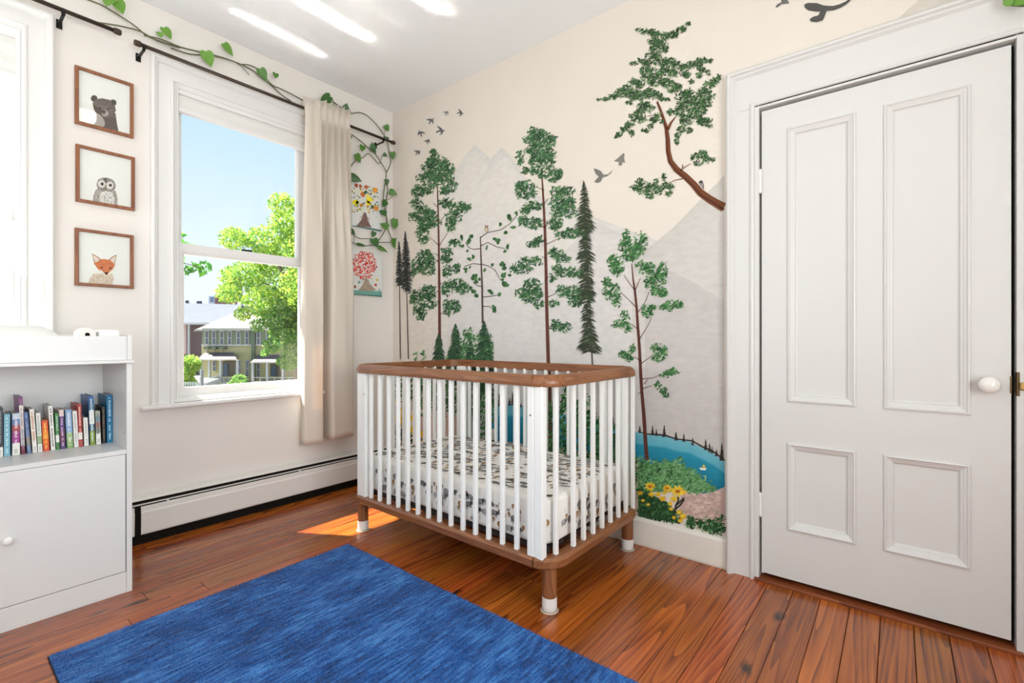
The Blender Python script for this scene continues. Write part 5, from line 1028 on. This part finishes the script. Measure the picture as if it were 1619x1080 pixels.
# ================================================================== CEILING LAMP (above the frame; mirrored in the top picture's glass)
lp = thing('ceiling_lamp', 'round white glass ceiling lamp in the middle of the room', 'lamp')
lx_, ly_ = 1.77, -1.52
MB().lathe([(.09, CEIL-.0005), (.09, CEIL-.02), (.075, CEIL-.03)], (lx_, ly_, 0), 'z', 32).build('canopy', BRONZE, lp)
sm = bpy.data.materials.new('lit_glass'); N, L, P = nodes(sm); P.inputs['Base Color'].default_value = (.9, .85, .75, 1); P.inputs['Emission Color'].default_value = (1, .94, .85, 1); P.inputs['Emission Strength'].default_value = 8
MB().lathe([(.05, CEIL-.03), (.082, CEIL-.045), (.102, CEIL-.075), (.104, CEIL-.10), (.086, CEIL-.135), (.04, CEIL-.155), (.002, CEIL-.158)], (lx_, ly_, 0), 'z', 40).build('glass_shade', sm, lp, smooth=True)

# ================================================================== OUTSIDE
def EX(px, py, d): r_ = ray(px, py); return Vector((CAM[0]+d*r_[0], CAM[1]+d*r_[1], CAM[2]+d*r_[2]))
RV = Vector((CYW, SY, 0)); FV = Vector((-SY, CYW, 0))
zh = Z((280, 440), 6.0)
GZ = -3.63
def exbox(M, x0, y0, x1, y1, d0, d1, col=None):     # crop columns/rows measured at distance d0, real box extending back to d1
    a = EX(*zh(x0, y0), d0); b = EX(*zh(x1, y1), d0)
    o = Vector(CAM); ra, rb = (a-o).dot(RV), (b-o).dot(RV); za_, zb_ = b.z, a.z
    vs = [o+RV*r_+FV*d+Vector((0, 0, z-o.z)) for r_ in (ra, rb) for d in (d0, d1) for z in (za_, zb_)]
    M.add(vs, [(0, 1, 3, 2), (4, 6, 7, 5), (0, 4, 5, 1), (2, 3, 7, 6), (0, 2, 6, 4), (1, 5, 7, 3)], col); return M
def exb(name, m, par, *a): return exbox(MB(), *a).build(name, m, par)
tag(MB().box(-90, -30, GZ-.2, -.5, 90, GZ).build('ground', mat('street_ground', (126, 124, 120), .9, vary=.05)), kind='structure')
EXW = mat('ext_white', (190, 190, 188), .7); SID = mat('yellow_siding', (186, 180, 134), .8); GRN = mat('green_shingle', (126, 140, 118), .85, vary=.06, vscale=3); RFM = mat('pale_roof', (122, 112, 110), .9, vary=.05, vscale=2)
GLS = mat('far_glass', (70, 84, 100), .15, .8); SL = mat('slate_roof', (84, 90, 100), .9, vary=.08, vscale=2); BRK = mat('dark_brick', (104, 88, 90), .9, vary=.08, vscale=4); DGR = mat('dark_green_trim', (96, 112, 92), .7)
H = thing('house', 'pale yellow and sage two storey house with white porches', 'house')
D = 46
exb('wall', SID, H, 232, 636, 1300, 1034, D, D+9)
exb('upper_wall', GRN, H, 236, 480, 1290, 634, D-.12, D+9)
exb('belt_course', EXW, H, 228, 628, 1300, 642, D-.22, D-.121)
for k in range(16): exb('siding_board', SID, H, 234, 650+k*23.2, 1298, 650+k*23.2+21, D-.05, D-.001)
for xc in (280, 347, 422, 497, 580, 660, 770, 862, 1075):
    f = exb('window', EXW, H, xc-19, 498, xc+19, 632, D-.26, D-.121); exb('pane', GLS, f, xc-12, 506, xc+12, 564, D-.28, D-.261); exb('pane', GLS, f, xc-12, 570, xc+12, 625, D-.28, D-.261)
for xc, a, b_ in ((350, 790, 880), (583, 785, 890), (663, 785, 928), (770, 797, 935)):
    f = exb('window', EXW, H, xc-17, a-6, xc+17, b_+6, D-.16, D-.051); exb('pane', GLS, f, xc-11, a, xc+11, (a+b_)/2-3, D-.18, D-.161); exb('pane', GLS, f, xc-11, (a+b_)/2+3, xc+11, b_, D-.18, D-.161)
exb('corner_board', DGR, H, 703, 470, 735, 1010, D-.4, D-.27)
for xc in (275, 342, 416): exb('bracket', DGR, H, xc-24, 652, xc+24, 672, D-.7, D-.1); exb('recess_shade', mat('recess', (170, 164, 132)), H, xc-14, 674, xc+14, 715, D-.12, D-.052)  # flat darker panels under the brackets: recess shade put into the colour
# hipped roof
o_ = Vector(CAM)
def RP(x, y, d): return EX(*zh(x, y), d)
ez_ = RP(170, 490, D-1).z
def fl_(px_x, d, z): a = RP(px_x, 0, d); return Vector((a.x, a.y, z))
rv = [fl_(165, D-1, ez_), fl_(1500, D-1, ez_+.1), fl_(1500, D+10, ez_+.1), fl_(150, D+10, ez_), RP(570, 312, D+4.5), RP(1500, 312, D+4.5)]
MB().add(rv, [(0, 1, 5, 4), (1, 2, 5), (2, 3, 4, 5), (3, 0, 4), (0, 3, 2, 1)]).build('roof', RFM, H)
exb('gutter', EXW, H, 163, 484, 1400, 494, D-1.1, D-1.0)
exb('soffit', DGR, H, 232, 476, 1300, 482, D-.9, D)
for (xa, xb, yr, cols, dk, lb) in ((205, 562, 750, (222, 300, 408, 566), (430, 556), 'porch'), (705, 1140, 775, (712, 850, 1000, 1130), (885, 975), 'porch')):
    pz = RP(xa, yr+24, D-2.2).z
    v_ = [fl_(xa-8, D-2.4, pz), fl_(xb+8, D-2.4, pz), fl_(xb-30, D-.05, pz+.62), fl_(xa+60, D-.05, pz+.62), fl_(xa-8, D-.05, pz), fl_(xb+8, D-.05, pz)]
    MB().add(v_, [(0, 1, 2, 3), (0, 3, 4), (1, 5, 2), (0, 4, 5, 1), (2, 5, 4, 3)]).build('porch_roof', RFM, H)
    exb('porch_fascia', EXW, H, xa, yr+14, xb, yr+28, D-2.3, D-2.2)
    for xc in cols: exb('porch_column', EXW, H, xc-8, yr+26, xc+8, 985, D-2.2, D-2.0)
    exb('porch_shade', mat('porch_shade_tone', (120, 112, 96), .9), H, dk[0], yr+36, dk[1], 930, D-.2, D-.05)  # dark flat panel: shaded depth of the porch put into its colour
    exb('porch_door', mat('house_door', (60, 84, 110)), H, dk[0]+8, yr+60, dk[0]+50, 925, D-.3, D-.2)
    exb('porch_floor', EXW, H, xa, 985, xb, 1040, D-2.2, D-.05)
    for k in range(7): x_ = xa+12+k*(xb-xa-24)/6; exb('baluster', EXW, H, x_-3, 945, x_+3, 985, D-2.25, D-2.2)
    exb('porch_rail', EXW, H, xa, 940, xb, 946, D-2.26, D-2.19)
for k in range(6): exb('stair', EXW, H, 240-k*0, 990+k*9-40, 400-k*26, 999+k*9-40+20, D-2.6-k*.25, D-2.3-k*.25)
MB().add([RP(230, 985, D-3), RP(405, 905, D-3), RP(405, 915, D-3), RP(232, 998, D-3)]+[RP(230, 985, D-2.9), RP(405, 905, D-2.9), RP(405, 915, D-2.9), RP(232, 998, D-2.9)], [(0, 1, 2, 3), (4, 7, 6, 5), (0, 4, 5, 1), (3, 2, 6, 7)]).build('handrail', EXW, H)
B2 = thing('brick_house', 'dark brick house with a grey slate roof at the left', 'house')
D2 = 62
exb('wall', BRK, B2, -260, 436, 300, 1010, D2, D2+8)
pz = RP(70, 425, D2-1).z
rv = [fl_(-320, D2-1, pz), fl_(470, D2-1, pz), fl_(800, D2+9, pz), RP(620, 250, D2+4), RP(-320, 226, D2+4), fl_(-320, D2+9, pz)]
MB().add(rv, [(0, 1, 3, 4), (1, 2, 3), (2, 5, 4, 3), (0, 5, 2, 1), (0, 4, 5)]).build('roof', SL, B2)
exb('gutter', EXW, B2, -320, 422, 290, 440, D2-1.1, D2-1); exb('downpipe', EXW, B2, 100, 440, 114, 740, D2-.9, D2-.7)
exb('side_bay', mat('pink_brick', (206, 176, 172), .9), B2, -240, 430, 84, 720, D2-.3, D2-.02)
exb('roof_vent', SL, B2, 78, 210, 104, 240, D2+4, D2+4.2); exb('roof_vent', SL, B2, 185, 216, 228, 244, D2+4, D2+4.2)
CH = thing('brick_chimney', 'brick chimney block with a pale side rising behind the slate roof', 'chimney')
exb('stack', mat('brick_red', (140, 96, 98), .9), CH, 358, 160, 470, 900, D2+14, D2+17); exb('pale_side', mat('pale_side', (206, 212, 224), .8), CH, 298, 168, 357, 900, D2+14, D2+17); exb('coping', EXW, CH, 352, 154, 474, 161, D2+13.8, D2+17)
exb('vent_slot', mat('vent_blue', (120, 134, 160), .8), CH, 312, 178, 342, 225, D2+13.9, D2+14)
FN = thing('picket_fence', 'low white picket fence below the bush', 'fence')
for k in range(9): x_ = 70+k*24; exb('picket', EXW, FN, x_, 985, x_+12, 1075, D-9, D-8.95)
exb('fence_rail', EXW, FN, 60, 1000, 285, 1006, D-8.95, D-8.9); exb('fence_rail', EXW, FN, 60, 1048, 285, 1054, D-8.95, D-8.9)
PO = thing('street_post', 'thin grey post standing in front of the porch stairs', 'post'); exb('post', mat('post_grey', (120, 126, 130)), PO, 229, 870, 243, 1075, D-10, D-9.9)
def leafy(mname, rgbs, transl=.45):
    m = bpy.data.materials.new(mname); N, L, P = nodes(m)
    a = N.new('ShaderNodeVertexColor'); a.layer_name = 'Col'; L.new(a.outputs['Color'], P.inputs['Base Color']); P.inputs['Roughness'].default_value = .6; P.inputs['Specular IOR Level'].default_value = .2
    tt = N.new('ShaderNodeBsdfTranslucent'); L.new(a.outputs['Color'], tt.inputs[0]); mx = N.new('ShaderNodeMixShader'); mx.inputs[0].default_value = transl
    L.new(P.outputs[0], mx.inputs[1]); L.new(tt.outputs[0], mx.inputs[2]); L.new(mx.outputs[0], N['Material Output'].inputs[0]); return m
LFM = leafy('tree_leaves', None)
def crown(name, blobs, d, dd, n, ls, cols, par):
    """blobs: px, py, r px"""
    V_ = []; C_ = []
    tot = sum(b[2]**2 for b in blobs)
    for px, py, r_ in blobs:
        c = EX(px, py, d); R0 = r_*d/F; k = int(n*r_*r_/tot); c = c+FV*rng.uniform(-dd, dd)
        dirs = rng.normal(size=(k, 3)); dirs /= np.linalg.norm(dirs, axis=1)[:, None]; rad = R0*rng.uniform(.35, 1.12, k)**.6
        ctr = np.array(c)+dirs*rad[:, None]*np.array([1, 1, .85])
        a = rng.normal(size=(k, 3)); a /= np.linalg.norm(a, axis=1)[:, None]; b = np.cross(a, rng.normal(size=(k, 3))); b /= np.linalg.norm(b, axis=1)[:, None]
        s = ls*rng.uniform(.6, 1.3, k)[:, None]
        V_.append(np.stack([ctr-a*s, ctr-b*s*.5, ctr+a*s, ctr+b*s*.5], 1).reshape(-1, 3)); ci = rng.integers(0, len(cols), k); C_.append(np.array([srgb(*cols[i]) for i in ci]))
    V_ = np.concatenate(V_); C_ = np.concatenate(C_); q = np.arange(len(V_)).reshape(-1, 4)
    o = npmesh(name, V_, q, LFM, par); at = o.data.color_attributes.new('Col', 'FLOAT_COLOR', 'CORNER')
    cc = np.repeat(np.concatenate([C_, np.ones((len(C_), 1))], 1), 4, axis=0); at.data.foreach_set('color', cc.astype(np.float32).ravel()); o['kind'] = 'stuff'; return o
TG = [(150, 190, 72), (172, 202, 78), (192, 212, 84), (128, 172, 74), (114, 158, 78), (204, 216, 92), (142, 182, 84)]
TGD = [(128, 172, 88), (114, 156, 86), (146, 184, 96), (100, 142, 82), (164, 194, 100)]
BARKM = mat('tree_bark', (128, 112, 100), .9, bump=.4, bscale=30)
T1 = thing('street_tree', 'large sunlit green tree in front of the yellow house', 'tree')
D = 24
crown('foliage', [(466, 335, 20), (448, 352, 22), (425, 385, 26), (398, 388, 20), (386, 376, 12), (455, 395, 34), (420, 410, 26), (480, 370, 36), (500, 410, 45), (520, 460, 50), (372, 440, 20), (395, 440, 26), (385, 468, 18), (420, 450, 34), (370, 462, 12), (396, 488, 18), (440, 480, 30), (470, 450, 34), (500, 500, 45), (366, 472, 9), (405, 498, 12)], D, 1.6, 26000, .085, TG, T1)
crown('foliage', [(446, 520, 20), (470, 540, 22), (455, 560, 12), (430, 545, 14), (462, 570, 14), (448, 505, 20), (438, 530, 12), (455, 530, 20), (460, 490, 20), (485, 560, 25), (425, 515, 12), (423, 525, 12), (470, 500, 28), (415, 558, 7), (455, 578, 9)], D-.5, 1.2, 8000, .08, TGD, T1)
b0 = EX(476, 600, D); tk = [Vector((b0.x, b0.y, GZ)), EX(474, 560, D), EX(466, 490, D), EX(458, 440, D), EX(462, 380, D)]
MB().tube(tk, [.32, .26, .2, .14, .06], 10).build('trunk', BARKM, T1, smooth=True)
for p in ([(466, 490), (440, 460), (405, 440)], [(460, 450), (440, 420), (410, 395)], [(474, 560), (450, 545), (432, 520)], [(466, 490), (500, 450), (530, 430)], [(461, 420), (470, 380), (468, 340)]): MB().tube([EX(x, y, D) for x, y in p], [.10, .07, .02], 6).build('branch', BARKM, T1)
T2 = thing('near_tree', 'leafy branch tip reaching in front of the left side of the view', 'tree')
crown('foliage', [(270, 380, 20), (285, 388, 14), (262, 410, 26), (292, 372, 8), (290, 428, 9), (300, 420, 11), (314, 418, 9), (322, 424, 8), (312, 428, 6), (326, 432, 4), (292, 412, 8)], 7.5, .15, 330, .055, [(120, 182, 66), (150, 200, 80), (96, 160, 66), (84, 146, 70)], T2)
b0 = EX(215, 600, 7.5); MB().tube([Vector((b0.x, b0.y, GZ)), EX(215, 500, 7.5), EX(235, 430, 7.5), EX(262, 405, 7.5)], [.13, .11, .06, .02], 8).build('trunk', BARKM, T2)
MB().tube([EX(240, 425, 7.5), EX(290, 416, 7.5), EX(324, 424, 7.5)], [.02, .008, .003], 6).build('branch', BARKM, T2); MB().tube([EX(240, 425, 7.5), EX(270, 380, 7.5), EX(292, 375, 7.5)], [.02, .01, .003], 6).build('branch', BARKM, T2)
for lab, bl, d, cols, n in (('bright green bush left of the porch stairs', [(300, 572, 12), (294, 590, 12), (306, 580, 10), (298, 606, 10), (292, 615, 12), (312, 574, 8)], 40, TG, 3200), ('round green bush in front of the yellow wall', [(377, 602, 11), (370, 608, 8), (385, 606, 8), (378, 612, 10)], 40, TGD, 1800)):
    T = thing('bush', lab, 'bush'); crown('foliage', bl, d, .4, n, .12, cols, T)
    c = EX(bl[0][0], bl[0][1], d); MB().tube([(c.x, c.y, GZ), (c.x, c.y, c.z)], [.06, .03], 6).build('stem', BARKM, T)
